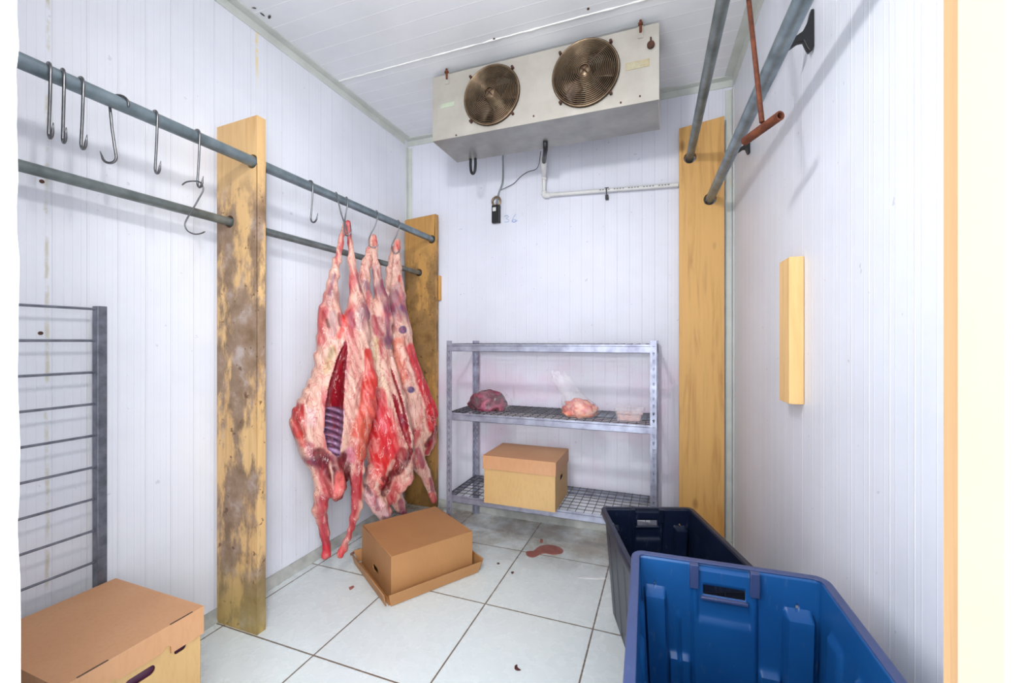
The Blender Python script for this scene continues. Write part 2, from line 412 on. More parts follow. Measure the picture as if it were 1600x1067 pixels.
# ragged caulk seam across the ceiling
pts = []; rr = []
for i in range(160):
    x = -1.80 + 2.15 * i / 159; k = noise.noise(Vector((x * 14, 0, 0))); pts.append((x, 1.955 + .004 * noise.noise(Vector((x * 20, 4, 0))), ZC)); rr.append(max(.0015, .0045 + .004 * k * (1 if x > -1.3 else .2)))
struct('trim_9', TB(pts, rr, 6), simple('white_caulk', (246, 244, 240), .6, var=.04), smooth=True)

# lamp over the door
t = empty('bulkhead_lamp', (-.52, YF, 2.40), label='white oval bulkhead lamp fixed above the doorway', cat='lamp')
obj('lamp_base', BX((-.13, 0.001, -.07), (.13, .03, .09)), M['white_frame'], t, bevel=.008)
bm = bmesh.new(); bmesh.ops.create_uvsphere(bm, u_segments=24, v_segments=12, radius=1); bmesh.ops.scale(bm, vec=(.105, .035, .055), verts=bm.verts)
obj('lamp_lens', bm, M['lens'], t, smooth=True, loc=(0, .025, .02))

# ------------------------------------------------------------ timber posts with bored pipe holes
def plank(name, x0, x1, y, z1, th, holes, mat, skew=0, **k):
    w = x1 - x0
    outer = [(0, 0), (w, 0), (w, z1 + skew), (0, z1)]
    bm = plate_bm([outer] + [ngon_circle(hx - x0, hz, hr, 24) for hx, hz, hr in holes], th, basis((x0, y + th/2, 0), (1, 0, 0), (0, 0, 1)))
    bmesh.ops.translate(bm, verts=bm.verts, vec=(-x0, -y, 0))
    o = obj(name, bm, mat, loc=(x0, y, 0)); b = o.modifiers.new('bevel', 'BEVEL'); b.width = .003; b.segments = 2; b.limit_method = 'ANGLE'; b.angle_limit = math.radians(60)
    return tag(o, **k)
LP1 = [(-1.597, .30, 1.939), (-1.588, 2.70, 1.939)]
LP2 = [(-1.745, .30, 1.704), (-1.695, 2.70, 1.704)]
def lerp(L, y):
    t = (y - L[0][1]) / (L[1][1] - L[0][1]); return tuple(L[0][i] + (L[1][i] - L[0][i]) * t for i in range(3))
hl = lambda y: [(lerp(LP1, y)[0], 1.939, .029), (lerp(LP2, y)[0], 1.704, .026)]
plank('wooden_post', -1.800, -1.567, 1.255, 2.115, .04, hl(1.26), M['wood_stained'], .01, label='tall timber post with dark mould stains, left of the hanging carcasses', cat='post')
plank('wooden_post', -1.815, -1.555, 2.655, 2.10, .04, hl(2.66), M['wood_back'], .02, label='smudged golden timber post in the back corner behind the hanging carcasses', cat='post')
RP1 = [(.205, .33, 2.275), (.132, 2.70, 2.275)]
RP2 = [(.350, .33, 2.02), (.238, 2.70, 2.02)]
plank('wooden_post', .075, .314, 2.665, 2.455, .04, [(.134, 2.275, .034), (.240, 2.02, .034)], M['wood_clean'], .03, label='clean golden pine post right of the wire shelving', cat='post')
tag(obj('timber_cleat', BX((0, 0, 0), (.012, .03, .18)), M['wood_clean'], loc=(-1.5545, 2.689, 1.50), bevel=.002), 'tiny wooden cleat fixed to the wall at the right edge of the back corner post', 'cleat')
def pipe(L, r, mat, y0, y1, **k):
    a, b = Vector(lerp(L, y0)), Vector(lerp(L, y1)); d = b - a
    bm = bmesh.new(); tube(bm, [(0, 0, 0), d], r, 24)
    o = obj('hanging_rail', bm, mat, auto=40, loc=a); return tag(o, group=None, **k)
pipe(LP1, .0215, M['galv'], YF + .002, 2.694, label='upper galvanised pipe rail along the left wall carrying the meat hooks', cat='rail')
pipe(LP2, .0175, M['galv_dark'], YF + .002, 2.694, label='lower thinner pipe rail close to the left wall, without hooks', cat='rail')
pipe(RP1, .0215, M['galv_dark'], YF - .01, 2.694, label='pipe rail at upper right nearer the ceiling fan unit', cat='rail')
pipe(RP2, .0235, M['galv'], YF - .01, 2.694, label='thick pipe rail running close beside the right wall', cat='rail')

# block on right wall
y0 = 1.58
bm = BX((-.0425, 0, 0), (-.001, .105, .475)); bmesh.ops.transform(bm, matrix=Matrix.Rotation(ang, 4, 'Z'), verts=bm.verts)
tag(obj('timber_block', bm, M['wood_block'], loc=(xr(y0), y0, .998), bevel=.003), 'short pale timber block screwed upright to the right wall', 'block')

# ------------------------------------------------------------ meat hooks
def hook_path(Rp, hgt, rb, tip=.9):
    """S-hook: origin = centre of the pipe, opens to -x on top and +x at the bottom"""
    P = []
    for k in range(13):
        a = math.radians(205 - 205 * k / 12.0) ; P.append(Vector((Rp * math.cos(a), 0, Rp * math.sin(a))))
    zb = -hgt + rb
    xs = Rp; P.append(Vector((xs - .004, 0, zb * .5))); 
    x2 = xs - .012; P.append(Vector((x2, 0, zb)))
    for k in range(1, 11):
        a = math.radians(180 + 190 * tip * k / 10.0); P.append(Vector((x2 + rb + rb * math.cos(a), 0, zb + rb * math.sin(a))))
    P.append(P[-1] + Vector((.006, 0, .020)))
    return P
def hook(L, y, rot, label, hgt=.185, rb=.019, wr=.0038, Rp=.0262, tilt=0, grp='loose meat hooks on the upper left rail', wmat='steel'):
    c = Vector(lerp(L, y)); P = hook_path(Rp, hgt, rb); rs = [wr] * len(P); rs[-1] = wr * .25; rs[-2] = wr * .9; rs[0] = wr * .3
    bm = TB(P, rs, 8); Mx = Matrix.Rotation(rot, 4, 'Z') @ Matrix.Rotation(tilt, 4, 'Y'); bmesh.ops.transform(bm, matrix=Mx, verts=bm.verts)
    return tag(obj('meat_hook', bm, M[wmat], smooth=True, loc=c), label, 'hook', grp)
def ypipe(px):  # y on rail 1 seen at this column
    d = ray(px, 0); r = d.x / d.y
    y = 1.0
    for _ in range(20): y = lerp(LP1, y)[0] / r
    return y
hk = [(75, -.2, 'leftmost steel meat hook on the upper rail, nearest the doorway'),
      (97, -.25, 'second steel meat hook from the left on the upper rail'),
      (125, -.15, 'third steel meat hook, last of the three hanging close together at far left'),
      (186, PI + .5, 'steel meat hook turned backwards, its shank behind the upper rail'),
      (241, -.2, 'steel meat hook hanging alone between the backwards hook and the hook chain'),
      (307, -.2, 'steel meat hook next to the stained post, holding another hook below it'),
      (484, -.2, 'empty steel meat hook just left of the carcasses')]
for px, rt, lb in hk:
    y = ypipe(px); hook(LP1, y, rt, lb, hgt=.185 if px < 400 else .175, rb=.019 if px < 400 else .024, tilt=.04)
# second hook dangling from the sixth
c = Vector(lerp(LP1, ypipe(307))) + Vector((.03, 0.004, -.158))
tt = (c.x * F.x + c.y * F.y)
P2 = [at(x, y, t=tt) for x, y in ((284, 289), (291, 284), (302, 282.5), (312, 284), (317, 291), (317, 298), (310, 311), (302, 325), (292, 342), (289, 351), (293, 360), (303, 365), (313, 364.5), (321, 361))]
o0 = P2[2].copy(); P2 = smoothpath([p - o0 for p in P2], 5)
rs = [.0026] * len(P2); rs[0] = .0007; rs[-1] = .0007
tag(obj('meat_hook', TB(P2, rs, 8), M['steel'], smooth=True, loc=o0), 'thin curly steel hook dangling from the bottom of another hook', 'hook', 'loose meat hooks on the upper left rail')
G2 = 'meat hooks holding up the carcasses'
def carrying_hook(px, pts, label):
    y = ypipe(px); c = Vector(lerp(LP1, y)); tc = c.x * F.x + c.y * F.y; yc = 533 - 657 * (c.z - H) / tc; k = .0215 * 657 / tc
    P = [at(px - 1, yc + k * .6, t=tc + .024), at(px - 2, yc - k * .5, t=tc + .024), at(px, yc - k * 1.25, t=tc + .004), at(px + 2, yc - k * .7, t=tc - .021), at(px + 2.5, yc + k * .2, t=tc - .027)]
    P += [at(x, yy, t=tc + dt) for x, yy, dt in pts]
    P = smoothpath([p - c for p in P], 5); rs = [.0036] * len(P); rs[-1] = .0008; rs[-2] = .0018; rs[-3] = .0028; rs[0] = .001
    tag(obj('meat_hook', TB(P, rs, 8), M['steel'], smooth=True, loc=c), label, 'hook', G2)
carrying_hook(525, [(534, 336, -.03), (540, 352, -.035), (543, 363, -.04), (547, 366, -.04)], 'left of two crossed hooks carrying the front carcass')
carrying_hook(541, [(540, 335, -.032), (538, 350, -.045), (537, 361, -.05), (540, 367, -.05), (545, 367, -.05), (548.5, 361, -.045), (547, 350, -.04)], 'right of two crossed hooks carrying the front carcass')
carrying_hook(588, [(586, 352, -.032), (580, 364, -.04), (576, 374, -.05), (577, 382, -.05), (583, 386, -.045), (592, 382, -.04)], 'hook carrying the middle carcass')
carrying_hook(622, [(620, 366, -.032), (614, 378, -.045), (612, 385, -.05), (614, 392, -.055), (620, 395, -.05), (626, 388, -.04)], 'hook carrying the rearmost carcass beside the back post')

# ------------------------------------------------------------ carcasses (implicit surfaces -> one continuous mesh each)
def surface_nets(D, org, h):
    nx, ny, nz = D.shape; ins = D < 0
    offs = [(i, j, k) for i in (0, 1) for j in (0, 1) for k in (0, 1)]
    cnt = sum(ins[i:nx-1+i, j:ny-1+j, k:nz-1+k].astype(np.int8) for i, j, k in offs)
    act = (cnt > 0) & (cnt < 8); idx = -np.ones(act.shape, np.int64); cells = np.argwhere(act); idx[act] = np.arange(len(cells))
    acc = np.zeros((len(cells), 3)); num = np.zeros(len(cells)); c = cells
    for a in range(8):
        for b in range(a + 1, 8):
            oa, ob = offs[a], offs[b]
            if sum(abs(oa[q] - ob[q]) for q in range(3)) != 1: continue
            da = D[c[:,0]+oa[0], c[:,1]+oa[1], c[:,2]+oa[2]]; db = D[c[:,0]+ob[0], c[:,1]+ob[1], c[:,2]+ob[2]]
            m = (da < 0) != (db < 0); t = np.where(m, da / np.where(m, da - db, 1), 0)
            for q in range(3): acc[:, q] += np.where(m, oa[q] + t * (ob[q] - oa[q]), 0)
            num += m
    V = (cells + acc / num[:, None]) * h + np.array(org); Fs = []
    for ax in range(3):
        s0 = [slice(1, -1)] * 3; 
        A = ins[tuple(slice(1, n-1) if q != ax else slice(0, n-1) for q, n in enumerate(D.shape))]
        B = ins[tuple(slice(1, n-1) if q != ax else slice(1, n) for q, n in enumerate(D.shape))]
        e = np.argwhere(A != B); 
        if not len(e): continue
        p = e.copy()
        for q in range(3):
            if q != ax: p[:, q] += 1
        u, v = [q for q in range(3) if q != ax]
        def cell(du, dv):
            r = p.copy(); r[:, u] -= du; r[:, v] -= dv; return idx[r[:,0], r[:,1], r[:,2]]
        Q = np.stack([cell(0, 0), cell(1, 0), cell(1, 1), cell(0, 1)], 1)
        flip = A[tuple(e.T)] == (ax == 1); Q[flip] = Q[flip][:, ::-1]
        Fs.append(Q)
    Fc = np.concatenate(Fs); Fc = Fc[(Fc >= 0).all(1)]
    return V, Fc
AX = Vector((.5, .866, 0)); BXs = Vector((.866, -.5, 0))
def smin(a, b, k):
    h = np.clip(.5 + .5 * (b - a) / k, 0, 1); return b * (1 - h) + a * h - k * h * (1 - h)
def vnoise(P, sc, seed=0):
    """cheap vectorised value-ish noise from sums of sines"""
    rng = np.random.RandomState(seed); out = np.zeros(len(P))
    for i in range(9):
        k = rng.normal(size=3); k = k / np.linalg.norm(k) * sc * (1 + .35 * i); out += np.sin(P @ k + rng.uniform(0, 6.28)) / (1 + .25 * i)
    return out / 4.2
def carcass(C, s, chains, cuts, blobs, label, seed, stamps=(), ribs=None, boff=.01, h=.0042):
    C = Vector(C)
    def loc(px, py):     # picture-measured point onto the carcass's own hanging plane
        d = ray(px, py); n = BXs; t = n.dot(Vector((C.x, C.y, 0))) / n.dot(Vector((d.x, d.y, 0)))
        p = Vector((0, 0, H)) + d * t; return (p - Vector((C.x, C.y, 0))).dot(AX), p.z
    prims = []
    for ch in chains:
        kb = ch[0]; k = ch[1]; pts = []
        for q in ch[2:]:
            a, z = loc(q[0], q[1]); pts.append((a, z, (q[3] if len(q) > 3 else 0) + boff, q[2] * s))
        prims.append((kb, k, pts))
    allp = np.array([p for pr in prims for p in pr[2]])
    lo = np.array([(allp[:,0]-allp[:,3]).min(), -.16, (allp[:,1]-allp[:,3]).min()]) - .02
    hi = np.array([(allp[:,0]+allp[:,3]).max(), .20, (allp[:,1]+allp[:,3]).max()]) + .02
    n = np.ceil((hi - lo) / h).astype(int)
    A = (lo[0] + h * np.arange(n[0]))[:, None, None].astype(np.float32); Bc = (lo[1] + h * np.arange(n[1]))[None, :, None].astype(np.float32); Z = (lo[2] + h * np.arange(n[2]))[None, None, :].astype(np.float32)
    def seg(p, q, kb):
        pa = np.array([p[0], p[2] / kb, p[1]]); qa = np.array([q[0], q[2] / kb, q[1]]); d = qa - pa
        t = np.clip(((A - pa[0]) * d[0] + (Bc / kb - pa[1]) * d[1] + (Z - pa[2]) * d[2]) / (d @ d + 1e-9), 0, 1)
        return (np.sqrt((A - pa[0] - t*d[0])**2 + (Bc / kb - pa[1] - t*d[1])**2 + (Z - pa[2] - t*d[2])**2) - (p[3] + t * (q[3] - p[3]))) * (kb if kb < 1 else 1)
    D = None
    for kb, k, pts in prims:
        E = None
        for p, q in zip(pts, pts[1:]):
            g = seg(p, q, kb); E = g if E is None else smin(E, g, .012)
        D = E if D is None else smin(D, E, k)
    # muscle folds
    D = D + (.0022 * np.sin(A * 70 + np.sin(Z * 14 + seed) * 2) * np.sin(Z * 24 + Bc * 50 + seed) + .002 * np.sin(A * 160 + Z * 60 + seed * 2))
    cavd = None
    for ch in cuts:
        kb = ch[0]; E = None; pts = []
        for q in ch[1:]:
            a, z = loc(q[0], q[1]); pts.append((a, z, q[3], q[2] * s))
        for p, q in zip(pts, pts[1:]):
            g = seg(p, q, kb); E = g if E is None else np.minimum(E, g)
        if ribs:
            E = E + np.where((Z < ribs) & (Bc < .045), .006 * np.sin((Z + A * .35) * 2 * PI / .034), 0)
        D = -smin(-D, E, .006); cavd = E if cavd is None else np.minimum(cavd, E)
    V, Fc = surface_nets(D.astype(np.float64), (lo[0], lo[1], lo[2]), h)
    ii = np.clip(((V - lo) / h).round().astype(int), 0, np.array(D.shape) - 1)
    cav = cavd[ii[:,0], ii[:,1], ii[:,2]] < .0035 if cavd is not None else np.zeros(len(V), bool)
    W = np.stack([C.x + V[:,0]*AX.x + V[:,1]*BXs.x, C.y + V[:,0]*AX.y + V[:,1]*BXs.y, V[:,2]], 1)
    # flesh pattern, in plane coordinates measured as picture columns / rows
    Wp = np.stack([C.x + V[:,0]*AX.x, C.y + V[:,0]*AX.y, V[:,2]], 1)
    fw = Wp[:,0]*F.x + Wp[:,1]*F.y; rt = Wp[:,0]*R.x + Wp[:,1]*R.y
    px = 800 + 657*rt/fw; py = 533 - 657*(Wp[:,2]-H)/fw
    n1 = vnoise(V * np.array([1, 1, .45]), 38, seed); n2 = vnoise(V * np.array([1, 1, .35]), 90, seed+1); n3 = vnoise(V, 16, seed+2)
    g = lambda c: np.array(lin(c)[:3])
    cream, pink, rose, dred, purp = g((220, 178, 160)), g((200, 106, 102)), g((172, 46, 56)), g((120, 12, 30)), g((122, 70, 92))
    col = cream[None] * 1.0; col = np.repeat(col, len(V), 0)
    def over(c, m):
        nonlocal col; m = np.clip(m, 0, 1)[:, None]; col = col * (1 - m) + c[None] * m
    over(pink, (n1 + .02) * 2.0); over(rose, (n2 * .7 + n1 * .5 - .42) * 3); over(purp, (n3 + n1*.3 - np.where(py < 545, .12, .5)) * 2.6 * np.where(py < 545, .8, 1))
    for bl in blobs:
        x0, y0, x1, y1, r, c = bl[:6]; amt = bl[6] if len(bl) > 6 else 1; soft = bl[7] if len(bl) > 7 else 2.5
        dx, dy = x1 - x0, y1 - y0; t = np.clip(((px - x0)*dx + (py - y0)*dy) / (dx*dx + dy*dy + 1e-6), 0, 1)
        d = np.hypot(px - x0 - t*dx, py - y0 - t*dy) - r + n1 * 2.2 + n2 * 1.4
        cc = g(c)
        over(cc, np.clip(.5 - d / soft, 0, 1) * amt * np.clip(.93 + n2 * .35, 0, 1))
    if cavd is not None:
        band = np.sin((V[:,2] + V[:,0]*.35) * 2 * PI / .034)
        cc = np.where((V[:,2] < (ribs or -9))[:, None], g((92, 50, 78))[None] * (1 - np.clip(band*.5+.5, 0, 1))[:, None] + g((190, 152, 184))[None] * np.clip(band*.5+.5, 0, 1)[:, None], g((150, 18, 34))[None])
        hi_ = np.clip(n1 * 2, 0, 1)[:, None] * .3; cc = cc * (1 - hi_) + g((120, 80, 110))[None] * hi_
        col = np.where(cav[:, None], cc, col)
    for sx, sy, r, c in stamps:
        d = np.hypot(px - sx, py - sy) - r; over(g(c), np.clip(.5 - d / 1.5 + n2 * .3, 0, 1) * .9)
    me = bpy.data.meshes.new('carcass')
    org = np.array([C.x, C.y, C.z]); me.from_pydata((W - org).tolist(), [], Fc.tolist()); me.update()
    a = me.color_attributes.new('flesh', 'FLOAT_COLOR', 'POINT')
    a.data.foreach_set('color', np.concatenate([np.clip(col, 0, 1), np.ones((len(V), 1))], 1).astype(np.float32).ravel())
    bm = bmesh.new(); bm.from_mesh(me); bmesh.ops.smooth_vert(bm, verts=bm.verts, factor=.35, use_axis_x=True, use_axis_y=True, use_axis_z=True)
    bmesh.ops.recalc_face_normals(bm, faces=bm.faces); bm.to_mesh(me); bm.free()
    me.shade_smooth(); me.materials.append(M['meat'])
    o = bpy.data.objects.new('lamb_carcass', me); COL.objects.link(o); o.location = C
    return tag(o, label, 'carcass')
RED, ORED, DRED, CRM, PNK, PUR, YEL, VIO = (186, 20, 30), (202, 58, 44), (98, 6, 20), (222, 178, 160), (204, 112, 106), (128, 78, 104), (196, 164, 116), (58, 44, 104)
carcass((-1.59, ypipe(540), 1.8), .0034, [
    (.8, .01, (539, 348, 3.5), (532, 378, 4), (526, 408, 5.5), (521, 430, 7), (517, 460, 10), (515, 490, 17), (517, 525, 19), (520, 560, 20)),
    (.8, .01, (543, 348, 3.5), (546, 380, 4), (549, 408, 5.2), (552, 430, 7), (555, 460, 9.5), (557, 490, 18), (556, 525, 20), (552, 560, 22)),
    (.55, .02, (534, 520, 27), (533, 555, 37), (532, 590, 41), (524, 628, 50), (517, 656, 55), (517, 690, 45), (522, 722, 32), (522, 748, 20)),
    (.8, .012, (517, 735, 15, .05), (520, 758, 13, .06), (521, 768, 8, .06)),
    (.8, .012, (552, 650, 20, .04), (551, 690, 15, .05), (551, 730, 11, .05), (552, 762, 9, .05), (551, 785, 8.5, .05), (546, 806, 5.5, .05), (538, 832, 4.5, .05), (531, 849, 5.5, .05), (526, 859, 6, .05)),
    (.8, .012, (500, 700, 20, .0), (500, 740, 12, .02), (500, 770, 11, .03), (496, 790, 10.5, .03), (500, 806, 7.5, .03), (504, 830, 6, .03), (506, 848, 6, .03), (505, 862, 6.5, .03)),
    (.8, .012, (566, 545, 9, .03), (573, 590, 10, .05), (566, 640, 14, .05), (556, 680, 12, .05)),
  ], [
    (2.2, (534, 532, 2, .09), (526, 562, 6.5, .08), (518, 600, 10, .075), (513, 630, 12.5, .07), (511, 665, 13.5, .075), (513, 690, 9, .08), (519, 704, 3, .09)),
  ], [
    (500, 775, 504, 860, 11, (160, 30, 54), .7, 6), (552, 740, 530, 855, 9, (168, 30, 48), .7, 6), (505, 725, 528, 765, 17, (150, 22, 40), .7, 8),
    (500, 545, 497, 600, 8, CRM, .9, 5), (482, 620, 485, 690, 13, CRM, .9, 6), (548, 560, 540, 640, 10, CRM, .9, 6), (545, 640, 536, 690, 7, CRM, .8, 5),
    (514, 545, 503, 578, 5, YEL, .85, 5), (509, 556, 512, 545, 3, (140, 110, 80), .6, 4), (550, 548, 549, 585, 6, (214, 150, 138), .8, 5),
    (568, 550, 570, 590, 7, ORED, 1), (572, 590, 566, 640, 15, ORED, 1, 4), (560, 640, 548, 668, 12, (214, 96, 76), .9, 5), (566, 655, 556, 705, 11, (196, 84, 62), 1, 4),
    (462, 636, 461, 674, 8, RED, .9, 4), (464, 675, 470, 690, 5, ORED, .8, 4), (478, 640, 479, 655, 6, (206, 170, 190), .35, 5), (478, 692, 481, 704, 6, (190, 100, 120), .7, 4),
    (492, 702, 514, 738, 10, DRED, .95, 4), (528, 710, 534, 750, 9, DRED, .95, 4), (536, 700, 540, 770, 3, DRED, .8), (508, 716, 512, 765, 1.5, CRM, .9, 2), (521, 738, 519, 764, 8, (236, 120, 112), .85, 5),
    (537, 760, 530, 776, 6, DRED, .9, 4), (538, 698, 541, 712, 6, (216, 140, 156), .8, 3), (530, 770, 505, 780, 5, DRED, .7), (555, 715, 553, 770, 3, (176, 20, 36), .9), (549, 775, 540, 830, 2, (176, 20, 40), .8), (497, 800, 501, 850, 2.5, (180, 30, 60), .8),
    (505, 852, 506, 870, 8, (214, 30, 50), .75, 5), (524, 850, 530, 862, 7, (214, 40, 50), .75, 5), (500, 780, 520, 790, 4, RED, .6),
    (514, 490, 514, 520, 5, PUR, .5, 6), (506, 500, 508, 510, 3, DRED, .7), (543, 490, 545, 508, 5.5, (150, 40, 70), .85, 3), (558, 485, 558, 510, 6, PUR, .5, 6), (526, 492, 528, 506, 3.5, (150, 40, 60), .8),
    (533, 492, 534, 508, 3.5, (236, 50, 44), .95), (530, 515, 524, 525, 4, (236, 70, 60), .7), (519, 430, 511, 460, 2.5, (130, 60, 86), .85, 3), (554, 430, 562, 455, 2.5, (130, 60, 86), .85, 3),
    (537, 352, 532, 385, 2, RED, .7), (525, 395, 523, 410, 2, RED, .7), (541, 350, 541, 366, 4, (206, 90, 84), .8),

  ], 'front hanging lamb carcass with open belly showing ribs, nearest the stained post', 3, ribs=.86)
carcass((-1.59, ypipe(585), 1.78), .0038, [
    (.8, .01, (583, 370, 4), (577, 392, 5), (572, 412, 7), (569, 435, 8), (573, 465, 8), (578, 495, 11), (584, 530, 14)),
    (.8, .01, (585, 370, 4.5), (586, 398, 4), (588, 416, 6), (591, 440, 7), (596, 468, 11), (599, 500, 14), (598, 530, 14)),
    (.6, .02, (590, 515, 16), (592, 550, 21), (596, 590, 27), (602, 630, 33), (607, 670, 38), (609, 705, 36), (607, 735, 26)),
    (.8, .012, (622, 690, 20, .03), (626, 720, 15, .05), (628, 745, 11, .05), (620, 758, 9, .05)),
    (.8, .012, (590, 735, 20, .02), (578, 765, 15, .02), (590, 788, 12, .03), (598, 800, 9.5, .03), (600, 806, 7, .03)),
    (.8, .012, (608, 745, 20, .0), (614, 772, 14, .0), (624, 788, 9, .0), (631, 800, 6, .0)),
    (.7, .01, (601, 560, 4, .09), (616, 620, 5, .10), (630, 680, 6, .08), (636, 712, 5, .06)),
  ], [
    (2.0, (595, 560, 1.5, .11), (601, 590, 4, .11), (612, 630, 5.5, .11), (622, 665, 5.5, .11), (631, 698, 2.5, .11)),
  ], [
    (577, 540, 590, 610, 9, (230, 200, 172), .9, 5), (600, 640, 610, 690, 6, CRM, .9, 5), (584, 530, 582, 560, 5, YEL, .7, 5), (604, 575, 630, 690, 4, (232, 190, 174), .9, 4),
    (568, 555, 571, 600, 6, (226, 96, 84), .9, 3), (578, 618, 584, 680, 17, (210, 40, 50), 1, 4), (584, 660, 590, 722, 19, (212, 36, 36), 1, 4), (594, 645, 603, 695, 12, (214, 40, 50), .95, 4), (584, 640, 592, 668, 3, (240, 120, 130), .7, 5),
    (566, 690, 572, 725, 5, CRM, .8), (632, 700, 612, 735, 5, DRED, 1), (618, 700, 592, 755, 7, (150, 18, 36), 1, 4), (606, 715, 598, 735, 4, CRM, .7), (634, 742, 616, 764, 4, (236, 160, 150), .9), (604, 735, 596, 766, 6, DRED, .9),
    (578, 738, 590, 745, 6, (230, 120, 110), .8), (590, 742, 594, 746, 3, DRED, .9), (566, 765, 600, 806, 9, (232, 190, 196), .7, 6), (569, 756, 574, 768, 3, DRED, .8), (580, 770, 583, 790, 2, PUR, .8), (594, 804, 602, 806, 3, DRED, .6), (622, 780, 626, 796, 3.5, (140, 60, 90), .8),
    (588, 500, 590, 520, 6, (150, 50, 70), .7), (580, 495, 584, 520, 4, (170, 40, 60), .8), (600, 495, 602, 520, 4, PUR, .8), (595, 440, 600, 460, 3.5, (150, 50, 80), .8), (568, 440, 572, 452, 3, PUR, .8), (585, 372, 584, 385, 3, ORED, .6),
  ], 'middle hanging lamb carcass with broad bright red flank, between the other two', 11, boff=.0)
carcass((-1.585, ypipe(621), 1.76), .0041, [
    (.8, .01, (620, 378, 5), (619, 398, 5), (619, 418, 7), (619, 440, 9.5), (620, 465, 12.5), (621, 495, 15), (625, 525, 16)),
    (.8, .01, (619, 386, 4.5, -.05), (616, 420, 7, -.06), (616, 460, 12, -.05), (620, 500, 14, -.04)),
    (.6, .02, (627, 515, 15), (630, 550, 17), (637, 585, 21), (647, 618, 25), (654, 645, 30), (654, 672, 28), (648, 700, 20)),
    (.8, .012, (646, 690, 17), (648, 716, 14), (662, 736, 9.5), (669, 755, 7), (674, 772, 5.5), (677, 780, 5)),
    (.8, .012, (664, 668, 16, .02), (668, 690, 9, .02), (664, 706, 5, .02)),
  ], [], [
    (616, 535, 624, 600, 8, (230, 136, 108), .85, 4), (632, 600, 640, 660, 9, CRM, .85, 6), (620, 540, 625, 560, 3, (244, 206, 186), .8), (638, 545, 644, 562, 9, (210, 46, 52), .95, 4), (646, 562, 662, 610, 12, (206, 46, 58), 1, 4), (662, 600, 674, 645, 15, (206, 40, 50), 1, 4), (666, 640, 668, 662, 10, (210, 40, 48), 1, 4),
    (683, 655, 660, 692, 4, DRED, .95), (672, 675, 662, 705, 3, (156, 20, 40), .95), (634, 662, 637, 670, 2.5, DRED, .8), (645, 700, 655, 725, 5, (166, 60, 86), .8), (668, 745, 673, 765, 3, (150, 50, 80), .8), (672, 772, 679, 784, 5, (214, 60, 66), .8),
    (607, 560, 609, 600, 6, (120, 90, 84), .7), (613, 475, 610, 490, 3, PUR, .8), (622, 478, 623, 484, 3, (130, 70, 100), .8), (620, 432, 619, 440, 2, RED, .9), (625, 460, 626, 470, 3, PUR, .6), (619, 380, 620, 388, 4, (226, 90, 80), .7),
  ], 'rearmost hanging lamb carcass with round purple inspection stamps, in front of the back post', 23, stamps=((623, 515, 6.2, VIO), (635, 607, 5.2, VIO), (622, 481, 3.6, (120, 80, 120))))

# ------------------------------------------------------------ wire shelving unit
SX0, SX1, SY0, SY1, SH = -1.253, -.040, 2.27, 2.672, 1.205
t = empty('shelving_unit', (SX0, SY0, 0), label='low zinc shelving unit with three wire shelves against the back wall', cat='shelf')
def slot_flange(w, Mx):
    loops = [[(0, 0), (w, 0), (w, SH), (0, SH)]]
    for i in range(31):
        z = .03 + .0381 * i; cx = w * .5; loops.append([(cx - .0062, z + .005), (cx - .003, z - .009), (cx + .003, z - .009), (cx + .0062, z + .005), (cx, z + .010)])
    return plate_bm(loops, .002, Mx)
def post(x, y, sx, sy):
    bm = slot_flange(.035, basis((x if sx > 0 else x - .035, y + (.001 if sy > 0 else -.001), 0), (1, 0, 0), (0, 0, 1)))
    join(bm, slot_flange(.035, basis((x + (.001 if sx > 0 else -.001), y if sy > 0 else y - .035, 0), (0, 1, 0), (0, 0, 1))))
    bmesh.ops.translate(bm, verts=bm.verts, vec=(-SX0, -SY0, 0)); return obj('post', bm, M['shelf'], t)
for x, sx in ((SX0, 1), (SX1, -1)):
    for y, sy in ((SY0, 1), (SY1, -1)): post(x, y, sx, sy)
LV = (.27, .768, 1.185)
for z in LV:
    for yy, sg in ((0.003, 1), (SY1 - SY0 - .003, -1)):
        bm = bmesh.new(); a = min(yy, yy + sg*.002); box(bm, (.003, a, z - .045), (SX1 - SX0 - .003, a + .002, z)); 
        box(bm, (.003, min(yy, yy + sg*.022), z - .012), (SX1 - SX0 - .003, max(yy, yy + sg*.022), z - .010)); box(bm, (.003, min(yy, yy + sg*.014), z - .045), (SX1 - SX0 - .003, max(yy, yy + sg*.014), z - .043))
        obj('rail', bm, M['shelf'], t)
    for xx, sg in ((.003, 1), (SX1 - SX0 - .003, -1)):
        bm = bmesh.new(); a = min(xx, xx + sg*.002); box(bm, (a, .006, z - .045), (a + .002, SY1 - SY0 - .006, z)); box(bm, (min(xx, xx+sg*.018), .006, z - .012), (max(xx, xx+sg*.018), SY1 - SY0 - .006, z - .010)); obj('side_rail', bm, M['shelf'], t)
    bm = bmesh.new(); wd = SX1 - SX0; dp = SY1 - SY0
    nx_ = 26; ny_ = 8
    for i in range(nx_ + 1):
        x = .012 + (wd - .024) * i / nx_; sag = .004 * math.sin(i * 1.9) if z > 1 else 0
        tube(bm, [(x, .006, z + .001 + .0 * sag), (x, dp - .006, z + .001)], .0021, 5)
    for j in range(ny_ + 1):
        y = .008 + (dp - .016) * j / ny_; tube(bm, [(.006, y, z - .003), (wd - .006, y, z - .003)], .0021, 5)
    obj('wire_deck', bm, M['wire'], t)

